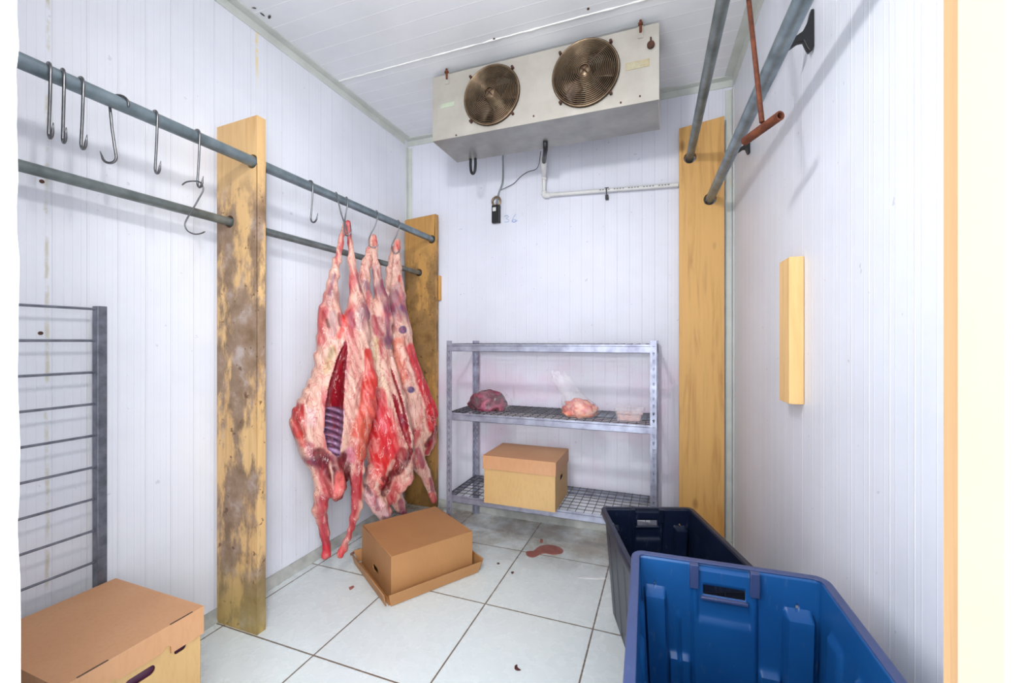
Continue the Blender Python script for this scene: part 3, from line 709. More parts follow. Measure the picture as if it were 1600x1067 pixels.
# ------------------------------------------------------------ cardboard boxes
def panel(loops, th, o, xdir, ydir): return plate_bm(loops, th, basis(o, xdir, ydir))
def banker(name, loc, rz, L, W, Hh, lid_h, label, cat='box', mats=('kraft', 'kraft_lid'), holes_on='x', upside=False, lidgrow=.006, liner=True, skirt='plain', group=None, hole_z=None, flare=0):
    """L along x, W along y, body height Hh; lid skirt lid_h; origin centre of base"""
    t = empty(name, loc, rz, label=label, cat=cat, group=group)
    T = .004; hz = hole_z or Hh * .62
    hole = lambda c: rrect(c - .036, hz - .013, c + .036, hz + .013, .012)
    bm = bmesh.new()
    for sy in (-1, 1):   # long faces
        loops = [[(-L/2, 0), (L/2, 0), (L/2, Hh), (-L/2, Hh)]]
        if 'y' == holes_on: loops.append(hole(0))
        join(bm, panel(loops, T, (0, sy * (W/2 - T/2), 0), (1, 0, 0), (0, 0, 1)))
    for sx in (-1, 1):
        loops = [[(-W/2 + T, 0), (W/2 - T, 0), (W/2 - T, Hh), (-W/2 + T, Hh)]]
        if 'x' in holes_on: loops.append(hole(0))
        if 'xx' in holes_on: loops.append(rrect(W*.30 - .01, hz + .0, W*.30 + .022, hz + .03, .008))
        join(bm, panel(loops, T, (sx * (L/2 - T/2), 0, 0), (0, 1, 0), (0, 0, 1)))
    zf = Hh - T if upside else 0
    box(bm, (-L/2 + T, -W/2 + T, zf), (L/2 - T, W/2 - T, zf + T))
    obj('body', bm, M[mats[0]], t)
    if liner: obj('liner', BX((-L/2 + .012, -W/2 + .012, .006), (L/2 - .012, W/2 - .012, Hh * .93)), M['purple'], t, label='dark purple wrap inside the hand holes')
    g = lidgrow; l2, w2 = L/2 + g, W/2 + g
    ztop = -T if upside else Hh + .0005; bm = bmesh.new()
    box(bm, (-l2, -w2, ztop), (l2, w2, ztop + T))
    sgn = 1 if upside else -1
    def skirt_loop(half, notch, cut=0):
        zz = lid_h
        if not notch: return [(-half + cut, 0), (half - cut, 0), (half - cut, zz), (-half + cut, zz)]
        a, b = -half * .45, half * .45   # shallow cut-out between two ears
        return [(-half, 0), (half, 0), (half, zz), (b, zz), (b - .001, zz * .74), (b - .012, zz * .62), (b - .022, zz*.78), (a + .022, zz * .78), (a + .012, zz*.62), (a + .001, zz * .74), (a, zz), (-half, zz)]
    z0 = ztop + (T if upside else 0)
    if flare: 
        pass
    ln = bmesh.new()
    for sy in (-1, 1): join(ln, panel([skirt_loop(l2, skirt == 'y', T)], T, (0, sy * (w2 - T/2 + flare*.5), z0), (1, 0, 0), (0, 0, sgn)))
    for sx in (-1, 1): join(ln, panel([skirt_loop(w2, skirt == 'x')], T, (sx * (l2 - T/2 + flare*.5), 0, z0), (0, 1, 0), (0, 0, sgn)))
    if flare:   # skirt leans outwards
        for v in ln.verts:
            f = abs(v.co.z - z0) / lid_h; v.co.x *= 1 + f * flare / l2 * .5; v.co.y *= 1 + f * flare / w2 * .5
    join(bm, ln)
    lid = obj('lid', bm, M[mats[1]], t)
    if skirt == 'x':
        sm = simple('dark_cardboard_slot', (96, 70, 52), .7)
        for c in (-.10, .10): obj('lid_slot', BX((l2 - .0045, c - .030, ztop + T - .0005), (l2 + .0004, c + .030, ztop + T + .0008)), sm, lid)
    return t
# near left, big archive style box
banker('cardboard_box', (-1.525, .712, 0), 0, .420, .310, .398, .078, 'large lidded cardboard box at lower left in front of the ladder rack', mats=('kraft_y', 'kraft_lid'), holes_on='xx', skirt='x', hole_z=.305)
# upside-down box on the floor
banker('cardboard_box', (-1.243, 1.922, .004), math.radians(57.3), .437, .418, .206, .060, 'cardboard box standing upside down in its lid on the floor below the carcasses', holes_on='x', upside=True, lidgrow=.018, mats=('kraft', 'kraft'), hole_z=.062, flare=.03, liner=False)
# box on bottom shelf
banker('cardboard_box', (-.772, 2.372, .2735), 0, .420, .305, .268, .072, 'lidded cardboard box on the bottom wire shelf', holes_on='x', mats=('kraft_y', 'kraft_lid'), hole_z=.15)

# ------------------------------------------------------------ things on the middle shelf
def blob_mesh(rx, ry, rz, seed, amp=.18, flat=True, sub=4, freq=2.0):
    bm = bmesh.new(); bmesh.ops.create_icosphere(bm, subdivisions=sub, radius=1)
    for v in bm.verts:
        d = v.co.normalized(); k = 1 + amp * noise.fractal(d * freq + Vector((seed, 0, 0)), 1, 2, 3)
        v.co = Vector((d.x * rx, d.y * ry, d.z * rz)) * k
        if flat and v.co.z < -rz * .55: v.co.z = -rz * .55 + (v.co.z + rz * .55) * .12
    zmin = min(v.co.z for v in bm.verts); bmesh.ops.translate(bm, verts=bm.verts, vec=(0, 0, -zmin)); return bm
ZS = .7715
c = at(762, 646, Z=ZS); c.y += .09; 
t = empty('meat_bag', (at(761, 640, Y=2.40).x, 2.40, ZS), label='clear bag of dark purple-red meat at the left end of the middle shelf', cat='bag')
obj('meat', blob_mesh(.126, .075, .078, 3, .2), M['pack_dark'], t, smooth=True)
bm = blob_mesh(.127, .082, .086, 3, .18)
for v in bm.verts:       # bag skirt pulled out to the right
    if v.co.x > .06: v.co.x += (v.co.x - .06) * .45; v.co.z *= 1 + (v.co.x - .06) * 1.2
obj('plastic_film', bm, M['film_tight'], t, smooth=True)
t = empty('meat_bag', (at(905, 650, Y=2.37).x, 2.37, ZS), label='tied clear bag of pink meat with tall loose top, middle of the shelf', cat='bag')
obj('meat', blob_mesh(.092, .07, .062, 9, .3, freq=2.6), M['pack_pink'], t, smooth=True)
bm = bmesh.new(); prof = [(0.0, .0, .070, .060), (.0, .03, .098, .078), (-.01, .07, .095, .072), (-.035, .105, .072, .05), (-.065, .14, .062, .04), (-.095, .18, .058, .03), (-.12, .215, .052, .022), (-.135, .24, .040, .014)]
rings = []
for cx, z, rx, ry in prof:
    rg = []
    for k in range(40):
        a = 2*PI*k/40; f = 1 + .09 * math.sin(a * 7 + z * 30) + .05 * math.sin(a * 13); rg.append(bm.verts.new((cx + .012 + rx * f * math.cos(a), ry * f * math.sin(a), z + .02 * math.sin(a*3) * (z > .2) + .002)))
    rings.append(rg)
for a, b in zip(rings, rings[1:]):
    for k in range(40): bm.faces.new((a[k], a[(k+1)%40], b[(k+1)%40], b[k]))
bm.faces.new(rings[0][::-1]); obj('plastic_film', bm, M['film'], t, smooth=True)
def tray(bm, w0, d0, w1, d1, h, th=.0015):
    r0 = rrect(-w0/2, -d0/2, w0/2, d0/2, .012); r1 = rrect(-w1/2, -d1/2, w1/2, d1/2, .016); r2 = rrect(-w1/2-.006, -d1/2-.006, w1/2+.006, d1/2+.006, .02)
    A = [bm.verts.new((x, y, 0)) for x, y in r0]; B = [bm.verts.new((x, y, h)) for x, y in r1]; C_ = [bm.verts.new((x, y, h)) for x, y in r2]; n = len(A)
    bm.faces.new(A[::-1])
    for P, Q in ((A, B), (B, C_)):
        for k in range(n): bm.faces.new((P[k], P[(k+1)%n], Q[(k+1)%n], Q[k]))
t = empty('plastic_tub', (at(984, 650, Y=2.385).x, 2.375, ZS), label='small clear plastic tub of pale pink meat at the right end of the middle shelf', cat='tub')
bm = bmesh.new(); tray(bm, .125, .09, .150, .11, .062); o = obj('tub', bm, M['film_thin'], t); o.modifiers.new('s', 'SOLIDIFY').thickness = .0015
bm = bmesh.new(); r = rrect(-.078, -.058, .078, .058, .02); A = [bm.verts.new((x, y, .064)) for x, y in r]; B = [bm.verts.new((x*.97, y*.97, .070)) for x, y in r]; bm.faces.new(A[::-1]); bm.faces.new(B)
for k in range(len(A)): bm.faces.new((A[k], A[(k+1)%len(A)], B[(k+1)%len(A)], B[k]))
obj('lid', bm, M['film_thin'], t)
bm = bmesh.new(); tray(bm, .115, .08, .128, .093, .034); 
bm.faces.new([bm.verts.new((x, y, .036)) for x, y in rrect(-.068, -.050, .068, .050, .016)]); obj('meat', bm, M['pack_pale'], t, loc=(0, 0, .003))

# ------------------------------------------------------------ stacking totes
def sstep(a, b, x):
    t = min(1, max(0, (x - a) / (b - a))); return t * t * (3 - 2 * t)
def tote_mesh(W=.425, L=.60, Hh=.45, wb=.85, relief=1.0, hole=True, side=1.0):
    bm = bmesh.new(); W1, L1 = W/2 - .012, L/2 - .012; W0, L0 = W1 * wb, L1 * (wb + .04)
    def bump_(a, b, x, e=.012): return sstep(a - e, a + e, x) * (1 - sstep(b - e, b + e, x))
    def relief_end(s, z):       # s -1..1 across, z 0..1 ; inward positive (m)
        z = 1 - (1 - z) * Hh / .435; u = (s + 1) / 2; r = 0
        colz = 1 - sstep(.80, .83, z)
        r += .030 * bump_(.03, .15, u, .008) * colz + .030 * bump_(.82, .955, u, .008) * colz
        r += .010 * bump_(.31, .67, u, .012) * (1 - sstep(.965, .985, z))
        r += -.006 * bump_(.34, .64, u, .01) * sstep(.70, .72, z)
        r += .012 * bump_(.16, .29, u) * (1 - sstep(.46, .49, z)) + .012 * bump_(.69, .80, u) * (1 - sstep(.46, .49, z))
        r += .006 * bump_(.22, .235, u, .006) * bump_(.2, .7, z, .02)
        return r * relief
    def relief_side(s, z):
        z = 1 - (1 - z) * Hh / .435; r = 0; u = (s + 1) / 2
        for c in (.16, .38, .62, .84): r += .008 * side * bump_(c - .055, c + .055, u, .010) * (1 - sstep(.80, .83, z))
        return r * relief
    nz = int(56 * Hh / .435)
    def wall(p0, p1, q0, q1, nrm, rel, n, holes=False):
        G = []
        for j in range(nz + 1):
            z = j / nz; row = []
            for i in range(n + 1):
                s = -1 + 2 * i / n; f = i / n
                a = Vector(p0).lerp(Vector(p1), f); b = Vector(q0).lerp(Vector(q1), f); p = a.lerp(b, z)
                edge = min(1, (1 - abs(s)) / .03)
                row.append(bm.verts.new(p + Vector(nrm) * rel(s, z) * edge * min(1, z / .03)))
            G.append(row)
        for j in range(nz):
            for i in range(n):
                if holes:
                    u = (i + .5) / n; z = 1 - (1 - (j + .5) / nz) * Hh / .435
                    if .375 < u < .61 and .835 < z < .895 : continue
                    if (abs(u - .09) < .007 or abs(u - .885) < .007) and .845 < z < .865: continue
                bm.faces.new((G[j][i], G[j][i+1], G[j+1][i+1], G[j+1][i]))
    b = [(-W0, -L0, 0), (W0, -L0, 0), (W0, L0, 0), (-W0, L0, 0)]; t_ = [(-W1, -L1, Hh), (W1, -L1, Hh), (W1, L1, Hh), (-W1, L1, Hh)]
    wall(b[3], b[2], t_[3], t_[2], (0, -1, 0), relief_end, 128, hole)
    wall(b[1], b[0], t_[1], t_[0], (0, 1, 0), relief_end, 128, hole)
    wall(b[2], b[1], t_[2], t_[1], (-1, 0, 0), relief_side, 110)
    wall(b[0], b[3], t_[0], t_[3], (1, 0, 0), relief_side, 110)
    bm.faces.new([bm.verts.new(p) for p in b])
    bmesh.ops.remove_doubles(bm, verts=bm.verts, dist=1e-5); return bm, W1, L1
def rim_mesh(W1, L1, Hh, wd=.016, drop=.022):
    bm = bmesh.new(); prof = [(-.002, 0), (-.002, .004), (wd, .004), (wd + .002, .0), (wd + .002, -drop), (wd - .002, -drop), (wd - .002, 0)]
    loops = []
    for d, z in prof:
        r = .014 + max(d, 0); pts = rrect(-W1 - d, -L1 - d, W1 + d, L1 + d, r, 5); loops.append([bm.verts.new((x, y, Hh + z)) for x, y in pts])
    n = len(loops[0])
    for a, b in zip(loops, loops[1:] + loops[:1]):
        for k in range(n): bm.faces.new((a[k], a[(k+1)%n], b[(k+1)%n], b[k]))
    # handle frame blocks each side of the hand hole
    for sy in (-1, 1):
        for u in (.325, .655):
            x = (-1 + 2*u) * W1 * -1 * (1 if sy < 0 else -1)
            box(bm, (x - .010, sy * (L1 - .012) - .008, Hh - .055), (x + .010, sy * (L1 - .012) + .008, Hh + .003))
        xm = (-1 + 2*.49) * W1 * (1 if sy > 0 else -1)
        box(bm, (xm - .052, sy * (L1 - .016) - .005, Hh - .0785), (xm + .052, sy * (L1 - .016) + .006, Hh - .0715))
    return bm
def tote(loc, rz, mat, rimmat, label, **k):
    t = empty('storage_tote', loc, rz, label=label, cat='tote')
    bm, W1, L1 = tote_mesh(**k); Hh = k.get('Hh', .45)
    o = obj('body', bm, mat, t, auto=35); m = o.modifiers.new('s', 'SOLIDIFY'); m.thickness = .0035; m.offset = 0
    obj('rim', rim_mesh(W1, L1, Hh), rimmat, t, auto=35, bevel=.0015); return t
# near tote nested in another one; far tote turned a little
a_near = math.radians(2.4)
def place_from_corner(bl, br, L, rz):
    """centre of a tote whose far edge runs bl->br"""
    c = (Vector(bl) + Vector(br)) / 2; d = Vector((math.sin(rz), -math.cos(rz), 0)); return c + d * (L / 2)
NBL, NBR = at(991, 856, Z=.652), at(1292, 905, Z=.652)
wn = (NBR - NBL).length; ang_n = math.radians(2.4)
cn = place_from_corner(NBL, NBR, .60, ang_n); print('near tote width', wn, NBL, NBR)
M['tote_rim'] = plastic('rim_reflection_blue', (62, 76, 118), (50, 62, 102), .4)  # paler slate tone puts the rim's reflected light into its colour
tote((cn.x, cn.y, 0), ang_n, M['tote_blue'], M['tote_rim'], 'tall bright blue plastic tote nearest the camera at lower right', W=wn, L=.60, Hh=.648, wb=.84)
FBL, FBR = at(940, 791, Z=.45), at(1080, 792, Z=.45)
wf = (FBR - FBL).length; af = math.atan2(FBR.y - FBL.y, FBR.x - FBL.x); print('far', wf, math.degrees(af), FBL, FBR)
cf = place_from_corner(FBL, FBR, .60, af)
tote((cf.x, cf.y, 0), af, M['tote_navy'], M['tote_navy'], 'dark navy plastic tote turned askew on the floor behind the blue ones', W=wf, L=.60, Hh=.446, wb=.84, side=.35)

# ------------------------------------------------------------ evaporator fan unit
UX0, UX1, UY0, UY1, UZ0, UZ1 = -1.238, -.028, 2.08, 2.378, 2.331, 2.69
t = empty('evaporator_unit', (UX0, UY0, UZ0), label='white metal cold-room evaporator with two round fans hung from the ceiling', cat='cooler')
UW, UD, UH = UX1 - UX0, UY1 - UY0, UZ1 - UZ0
fans = [(-.874 - UX0, 2.522 - UZ0 - .006, .158), (-.373 - UX0, 2.530 - UZ0 - .006, .164)]
fr = plate_bm([[(0, 0), (UW, 0), (UW, UH), (0, UH)]] + [ngon_circle(x, z, r - .006, 48) for x, z, r in fans], .003, basis((0, .0015, 0), (1, 0, 0), (0, 0, 1)))
obj('front_panel', fr, M['unit'], t)
bm = bmesh.new(); box(bm, (0, .003, 0), (.003, UD, UH)); box(bm, (UW - .003, .003, 0), (UW, UD, UH)); box(bm, (.003, .003, UH - .003), (UW - .003, UD, UH)); box(bm, (.003, UD - .003, .003), (UW - .003, UD, UH - .003))
obj('casing', bm, M['unit'], t)
obj('drip_tray', BX((.003, .003, 0), (UW - .003, UD, .003)), M['unit_under'], t, label='dull grey underside tray')
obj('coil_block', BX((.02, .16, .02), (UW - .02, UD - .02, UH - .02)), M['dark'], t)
for x, z, r in fans:
    fan = obj('fan_shroud', (lambda b: b)(bmesh.new()), M['blade'], t, loc=(x, 0, z)); bm = bmesh.new()
    seg = 48; prof = [(r + .004, -.012), (r - .004, -.014), (r - .010, .0), (r - .012, .09), (r - .006, .09), (r + .002, .0)]
    L_ = [[bm.verts.new((q * math.cos(2*PI*k/seg), y, q * math.sin(2*PI*k/seg))) for k in range(seg)] for q, y in prof]
    for a, b in zip(L_, L_[1:] + L_[:1]):
        for k in range(seg): bm.faces.new((a[k], a[(k+1)%seg], b[(k+1)%seg], b[k]))
    bmesh.ops.recalc_face_normals(bm, faces=bm.faces); bm.to_mesh(fan.data); bm.free(); fan.data.shade_smooth()
    bm = bmesh.new(); nr = 17
    for i in range(nr):
        q = .028 + (r - .030) * i / (nr - 1); y = -.012 - .028 * (1 - (q / r) ** 2)
        tube(bm, [(q * math.cos(2*PI*k/40), y, q * math.sin(2*PI*k/40)) for k in range(41)], .0016 if i < nr - 1 else .004, 5, False)
    g_ = obj('fan_guard', bm, M['bronze'], fan, smooth=True)
    bm = bmesh.new()
    for a in (45, 135, 225, 315):
        a = math.radians(a); pts = []
        for i in range(7):
            q = .0 + (r + .014) * i / 6; y = -.010 - .028 * (1 - min(1, q / r) ** 2); pts.append((q * math.cos(a), y, q * math.sin(a)))
        tube(bm, pts, .0022, 6)
    obj('guard_spokes', bm, M['rust_pale'], fan, smooth=True)
    for a in (45, 135, 225, 315):
        a = math.radians(a); bm = bmesh.new(); tube(bm, [(0, 0, 0), (0, -.018, 0)], .0075, 10); obj('clip', bm, M['rust_pale'], fan, loc=((r + .012) * math.cos(a), -.001, (r + .012) * math.sin(a)))
    # blades + hub
    bm = bmesh.new()
    for k in range(4):
        a0 = k * PI/2 + .4; vs = []
        for i in range(7):
            for j in range(5):
                q = .03 + (r - .022 - .03) * j / 4; aa = a0 + (-.55 + 1.1 * i / 6) * (.75 + .25 * j / 4); vs.append(bm.verts.new((q * math.cos(aa), .045 + .03 * (i / 6 - .5) + .01, q * math.sin(aa))))
        for i in range(6):
            for j in range(4): bm.faces.new((vs[i*5+j], vs[i*5+j+1], vs[i*5+j+6], vs[i*5+j+5]))
    o = obj('fan_blades', bm, M['blade'], fan, smooth=True); o.modifiers.new('s', 'SOLIDIFY').thickness = .0015
    bm = bmesh.new(); tube(bm, [(0, -.03, 0), (0, -.026, 0), (0, .03, 0), (0, .10, 0)], [.018, .03, .034, .034], 24); obj('hub', bm, M['bronze'], fan, smooth=True)
for x in (699, 1001):
    p = at(x, 112, Y=UY0).x - UX0 if x < 800 else at(x, 40, Y=UY0).x - UX0
    bm = bmesh.new(); box(bm, (p - .012, -.004, UH - .055), (p + .012, -.0005, UH + .004)); br = obj('hanger_bracket', bm, M['unit'], t)
    bm = bmesh.new(); tube(bm, [(p, -.008, UH - .03), (p, -.008, ZC - UZ0 - .001)], .006, 8); tube(bm, [(p, -.008, UH + .002), (p, -.008, UH + .012)], .012, 6); obj('hanger_bolt', bm, M['rust'], br)
P_ = at(996, 100, Y=UY0); obj('rating_plate', BX((P_.x - UX0 - .055, -.0015, P_.z - UZ0 - .020), (P_.x - UX0 + .055, -.0002, P_.z - UZ0 + .016)), M['paper_y'], t, label='yellowed rating plate')
bm = bmesh.new()
for i in range(5):
    zz = P_.z - UZ0 + .008 - i * .006; box(bm, (P_.x - UX0 - .048, -.0019, zz), (P_.x - UX0 - .048 + (.05 + .04 * ((i * 37) % 5) / 5), -.0014, zz + .0015))
obj('print_lines', bm, M['paper_g'], t)
P_ = at(700, 160, Y=UY0); obj('sticker', BX((P_.x - UX0 - .045, -.0015, P_.z - UZ0 - .025), (P_.x - UX0 + .040, -.0002, P_.z - UZ0 - .0005)), M['paper_g'], t, label='faded pale green sticker')
P_ = at(1017, 71, Y=UY0); bm = bmesh.new(); tube(bm, [(0, 0, 0), (0, -.012, 0)], .017, 16); tube(bm, [(0, -.008, .01), (0, -.008, .035)], .0035, 8); obj('cable_gland', bm, M['rust_pale'], t, loc=(P_.x - UX0, -.0005, P_.z - UZ0))
for x, y in ((713, 211), (834, 181), (970, 160), (1000, 150)):
    P_ = at(x, y, Y=UY0); bm = TB([(0, 0, 0), (0, -.004, 0)], .0045, 8); obj('screw', bm, M['rust_pale'], t, loc=(P_.x - UX0, -.0002, P_.z - UZ0))

# drain and wiring on the back wall
YW = YB - .028
p0 = at(852, 220, Z=UZ0); top = Vector((p0.x, p0.y, UZ0 - .001))
e1 = at(850, 252, Y=2.52); e2 = at(850, 275, Y=YW - .02); e3 = at(850, 304, Y=YW); e4 = at(1060, 288, Y=YW)
t = empty('drain_pipe', e3, label='white plastic drain pipe running from the fan unit along the back wall', cat='pipe')
rel = lambda p: Vector(p) - e3
obj('rubber_hose', TB([rel(top), rel(top + Vector((-.01, .04, -.03))), rel(e1)], .0135, 14), M['rubber'], t, smooth=True, label='dark rubber hose stub')
obj('reducer', TB([rel(e1) + Vector((0, -.01, .012)), rel(e1.lerp(e2, .5)), rel(e2)], [.018, .018, .013], 16), M['pvc'], t, auto=40)
obj('riser', TB([rel(e2), rel(e3) + Vector((0, 0, .01))], .0125, 16), M['pvc'], t, auto=40)
for p, dz in ((e2, -.012), (e2.lerp(e3, .9), 0)):
    obj('collar', TB([rel(p) + Vector((0, 0, dz + .010)), rel(p) + Vector((0, 0, dz - .010))], .0165, 16), M['pvc'], t, auto=40)
obj('elbow', TB(smoothpath([rel(e3) + Vector((0, 0, .025)), rel(e3) + Vector((.002, 0, .004)), rel(e3) + Vector((.014, 0, -.006)), rel(e3) + Vector((.038, 0, -.004))], 5), .0175, 16), M['pvc'], t, smooth=True)
obj('run', TB([rel(e3) + Vector((.03, 0, -.004)), rel(e4)], .0125, 16), M['pvc'], t, auto=40)
for i in range(26):
    f = .42 + .55 * i / 26
    if (i * 7) % 5 == 0: continue
    q = rel(e3) + (rel(e4) - rel(e3)) * f; obj('print_mark', BX((q.x, q.y - .0132, q.z - .003), (q.x + .010, q.y - .0124, q.z + .003)), M['grey_ink'], t)
q = at(948, 299, Y=YW); 
bm = bmesh.new(); tube(bm, [(q.x + .017*math.cos(a) * 0 + dx, q.y + dy, q.z + dz) for a, dx, dy, dz in ((0, 0, .025, .018), (0, 0, -.012, .016), (0, 0, -.018, 0), (0, 0, -.012, -.02), (0, 0, .026, -.03))], .0035, 6); box(bm, (q.x - .012, q.y - .004, q.z + .016), (q.x + .012, q.y + .026, q.z + .026)); box(bm, (q.x - .009, q.y - .004, q.z - .046), (q.x + .009, q.y + .026, q.z - .020))
bmesh.ops.translate(bm, verts=bm.verts, vec=-q); tag(obj('pipe_clip', bm, M['rubber'], loc=q), 'small black clip holding the white drain pipe to the wall', 'clip')
# black U tube under the unit
c = at(739, 250, Y=2.362); P = smoothpath([(c.x - .016, c.y, UZ0 - .0005), (c.x - .017, c.y, c.z - .03), (c.x - .012, c.y, c.z - .068), (c.x, c.y, c.z - .082), (c.x + .012, c.y, c.z - .068), (c.x + .017, c.y, c.z - .03), (c.x + .016, c.y, UZ0 - .0005)], 5)
P = [p - c for p in P]; tag(obj('hose_loop', TB(P, .0085, 12), M['rubber'], smooth=True, loc=c), 'short black insulated hose loop below the left of the fan unit', 'hose')
# probe box
c = at(775, 334, Y=YB - .02)
t = empty('thermostat', c, label='black thermostat box hanging by its cable on the back wall', cat='thermostat')
obj('housing', BX((-.030, -.012, -.062), (.030, .019, .062)), M['rubber'], t, bevel=.006)
obj('sticker', BX((-.020, -.0135, .018), (.004, -.0122, .044)), M['pvc'], t, label='small white label')
bm = bmesh.new(); tube(bm, [(.030 * math.cos(2*PI*k/20), 0, .030 * math.sin(2*PI*k/20)) for k in range(21)], .008, 8, False); obj('cable_ring', bm, M['bronze'], t, smooth=True, loc=(.002, 0, .088), label='brown rusty ring')
P = smoothpath([at(785, 232, Y=2.372), at(785.5, 246, Y=2.50), at(786, 264, Y=2.66), at(785, 285, Y=2.69), at(779, 302, Y=2.70), at(775, 322, Y=2.70)], 6); o0 = P[0].copy()
tag(obj('power_cable', TB([p - o0 for p in P], .0055, 8), M['galv_dark'], smooth=True, loc=o0), 'thick grey cable dropping from the fan unit to the thermostat', 'cable')
P = smoothpath([at(845, 236, Y=2.50), at(842, 256, Y=2.60), at(837, 264, Y=2.66), at(825, 268, Y=2.70), at(814, 275, Y=2.705), at(803, 286, Y=2.705), at(792, 292, Y=2.705), at(783, 296, Y=2.70)], 6); o0 = P[0].copy()
tag(obj('thin_wire', TB([p - o0 for p in P], .0022, 6), M['rubber'], smooth=True, loc=o0), 'thin black wire looping from the drain hose to the thermostat cable', 'cable')
# handwritten 36
def stroke(pts, name, label):
    P = smoothpath([at(x, y, Y=YB - .0008) for x, y in pts], 5); o0 = P[0].copy(); tag(obj(name, TB([p - o0 for p in P], .0014, 5), M['ink'], smooth=True, loc=o0), label, 'writing')
stroke([(788, 338), (792, 336), (794.5, 338), (791, 341), (795, 343), (794, 346), (788, 346.5)], 'marker_writing', 'blue handwritten 3 beside the thermostat')
stroke([(806, 334), (802, 340), (800, 345), (804, 347), (807, 344), (803, 342.5), (800, 346), (809, 344)], 'marker_writing', 'blue handwritten 6 to the right of the 3')

# ------------------------------------------------------------ rusty T-bar and brackets on the right
a = at(1190.5, 190, t=1.20); b = at(1170, 0, t=1.30); d = (b - a) / (b.z - a.z); topz = ZC
topp = a + d * (topz - a.z)
t = empty('rusty_drop_bar', a, label='rusty iron T-shaped bar hanging from the ceiling in front of the right rail', cat='bar')
n_ = 10; obj('rod', TB([(topp - a) * (i / n_) for i in range(n_ + 1)], .0068, 10), M['rust'], t, smooth=True)
h0 = at(1164, 220, Z=a.z - .012); h1 = at(1219, 180, Z=a.z - .012); hc = (h0 + h1) / 2; dv = (h1 - h0)
bm = bmesh.new(); ax_ = dv.normalized(); side = ax_.cross(Vector((0, 0, 1))); seg = 20
for ro, ri in ((.013, .0085),):
    L_ = []
    for rr_, f in ((ro, -.5), (ro, .5), (ri, .5), (ri, -.5)): L_.append([bm.verts.new(dv * f + side * rr_ * math.cos(2*PI*k/seg) + Vector((0, 0, 1)) * rr_ * math.sin(2*PI*k/seg)) for k in range(seg)])
    for p, q in zip(L_, L_[1:] + L_[:1]):
        for k in range(seg): bm.faces.new((p[k], p[(k+1)%seg], q[(k+1)%seg], q[k]))
obj('cross_tube', bm, M['rust'], t, auto=50, loc=hc - a + Vector((0, 0, 0)))
def bracket(px, py, sc, label):
    d = ray(px, py); r = d.x / d.y; y = (.365 + .045 * YB) / (r + .045); p = at(px, py, Y=y)
    # side view of a forked clip in x-z, thickness along y
    pr = [(0, .085), (0, -.035), (-.012, -.046), (-.020, -.030), (-.028, -.008), (-.042, -.008), (-.068, -.024), (-.082, -.024), (-.080, -.014), (-.050, .010), (-.030, .022), (-.016, .05), (-.008, .085)]
    bm = plate_bm([[(x * sc, z * sc) for x, z in pr]], .022 * sc, basis((0, 0, 0), (1, 0, 0), (0, 0, 1)))
    o = obj('wall_bracket', bm, M['rubber'], loc=(xr(y) - .001, y, p.z), bevel=.002); return tag(o, label, 'bracket', 'black forked brackets on the right wall')
bracket(1271, 58, .95, 'black forked bracket high on the right wall, nearest the camera')
bracket(1172, 230, .75, 'black forked bracket on the right wall below the rusty T-bar')
bracket(1135, 286, .6, 'small black bracket on the right wall beside the pine post')

# ------------------------------------------------------------ ladder rack at left
yp = .850; xk = -1.785
t = empty('ladder_rack', (xk, yp, 0), label='grey steel ladder rack with thin rungs leaning flat on the left wall', cat='rack')
obj('upright', BX((-.012, -.013, 0), (.018, .013, 1.318)), M['rack'], t, bevel=.0015)
obj('upright', BX((-.012, -.493, 0), (.018, -.467, 1.318)), M['rack'], t, bevel=.0015)
for i in range(12):
    z = 1.308 - .1052 * i; bm = TB([(0, -.012, z), (0, -.468, z)], .0042, 8); obj('rung', bm, M['rack'], t, auto=40)
    bm = bmesh.new()

# ------------------------------------------------------------ floor marks
def puddle(name, pts, mat, label, cat, z=.0012, n=6):
    P = [at(x, y, Z=z) for x, y in pts]; c = sum(P, Vector()) / len(P); Q = smoothpath(P + [P[0]], n)[:-1]
    bm = bmesh.new(); A = [bm.verts.new((p.x - c.x, p.y - c.y, 0)) for p in Q]; B = [bm.verts.new(((p.x - c.x) * .93, (p.y - c.y) * .93, .0012)) for p in Q]
    bm.faces.new(B)
    for k in range(len(A)): bm.faces.new((A[k], A[(k+1)%len(A)], B[(k+1)%len(A)], B[k]))
    return tag(obj(name, bm, mat, loc=(c.x, c.y, .0002)), label, cat)
puddle('blood_puddle', [(833, 860), (844, 852), (862, 850.5), (878, 856), (879, 863), (866, 866), (851, 864), (843, 866), (834, 870), (824, 868), (822, 861)], M['blood'], 'reddish puddle of thin blood on the floor tiles before the shelving', 'puddle')
puddle('blood_puddle', [(844, 841), (848, 842), (848, 847), (844, 847)], M['blood'], 'tiny blood drip just behind the reddish puddle', 'puddle')
puddle('blood_smear', [(547, 864), (561, 856), (562, 858), (549, 867)], M['blood'], 'reddish streak on the floor left of the upside-down box', 'smear')
puddle('meat_scrap', [(545, 917), (552, 914), (553, 917), (547, 921)], M['blood'], 'small reddish scrap on the tile left of the upside-down box', 'scrap')
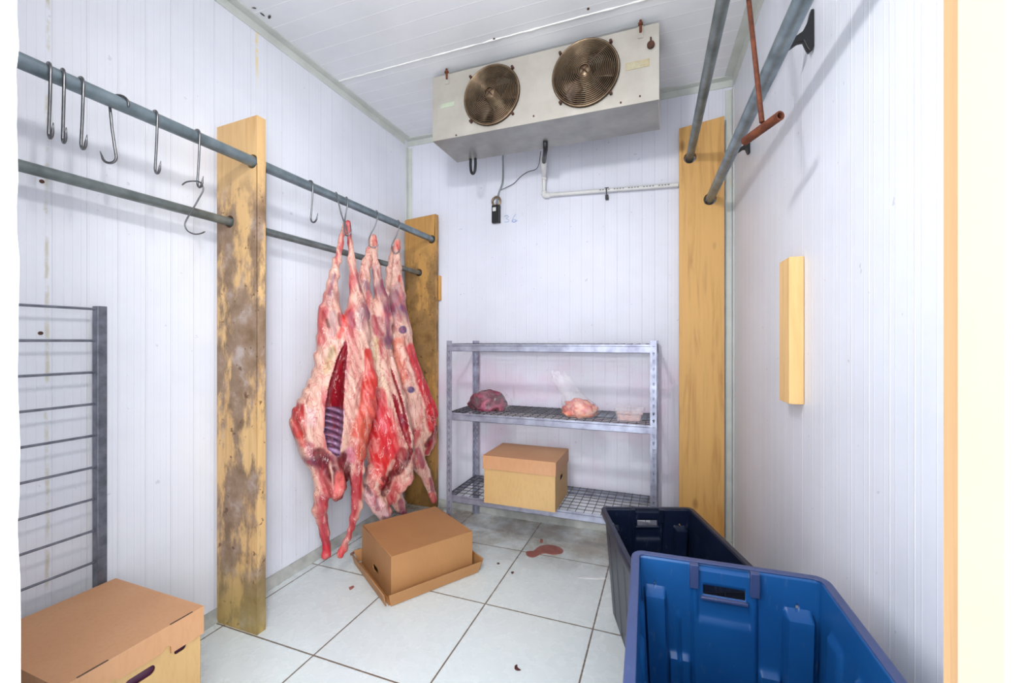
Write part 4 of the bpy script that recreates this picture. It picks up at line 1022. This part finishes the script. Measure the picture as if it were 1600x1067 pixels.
puddle('meat_scrap', [(804, 1039), (808, 1037), (809, 1042), (814, 1046), (808, 1047), (804, 1044)], M['scrap'], 'curled dark scrap on the floor at the bottom centre', 'scrap')
puddle('meat_scrap', [(776, 879), (779, 878), (781, 880), (778, 881)], M['scrap'], 'small dark crumb left of the tile joint before the puddle', 'scrap')
puddle('meat_scrap', [(798, 893), (802, 892), (803, 894), (800, 896)], M['scrap'], 'small dark crumb right on the tile joint before the puddle', 'scrap')
puddle('tile_scrap', [(466, 955), (469, 955), (469, 957), (466, 957)], M['crumb'], 'tiny white crumb on the floor beside the stained post', 'scrap')
puddle('plastic_strip', [(904, 900), (925, 901), (944, 902), (944, 904), (925, 904), (904, 902)], M['crumb'], 'thin white plastic strip on the floor left of the navy tote', 'strip')
# mould spots and screws
for i, (x, y, r, lb) in enumerate(((410, 22, .008, 'dark mould spot on the ceiling, nearest the left wall angle'), (421, 26, .009, 'dark mould spot on the ceiling, right of its neighbour'), (397, 12, .006, 'dark mould spot on the ceiling at the upper edge'))):
    p = at(x, y, Z=ZC - .002); bm = bmesh.new(); bmesh.ops.create_circle(bm, cap_ends=True, segments=10, radius=r); bmesh.ops.scale(bm, vec=(.6, 1.5, 1), verts=bm.verts)
    bmesh.ops.rotate(bm, verts=bm.verts, cent=(0, 0, 0), matrix=Matrix.Rotation(i * 1.1, 3, 'Z')); bmesh.ops.solidify(bm, geom=bm.faces[:], thickness=.001)
    tag(obj('mould_spot', bm, simple('mould', (86, 84, 80), .8), loc=p), lb, 'mould spot', 'mould spots on the ceiling')
for px, py, lb in ((65, 283, 'dark screw hole in the left wall just below the lower rail'), (63, 520, 'dark screw hole in the left wall behind the ladder rack rungs')):
    p = at(px, py, X=XL); bm = TB([(0, 0, 0), (.003, 0, 0)], .006, 10); tag(obj('screw', bm, M['rust_pale'], loc=p), lb, 'screw')
for px, py, lb in ((772, 60, 'dark ceiling screw left of the larger fan'), (919, 13, 'dark ceiling screw above the larger fan')):
    p = at(px, py, Z=ZC); bm = TB([(0, 0, 0), (0, 0, -.003)], .006, 10); tag(obj('screw', bm, M['rust_pale'], loc=p), lb, 'screw')
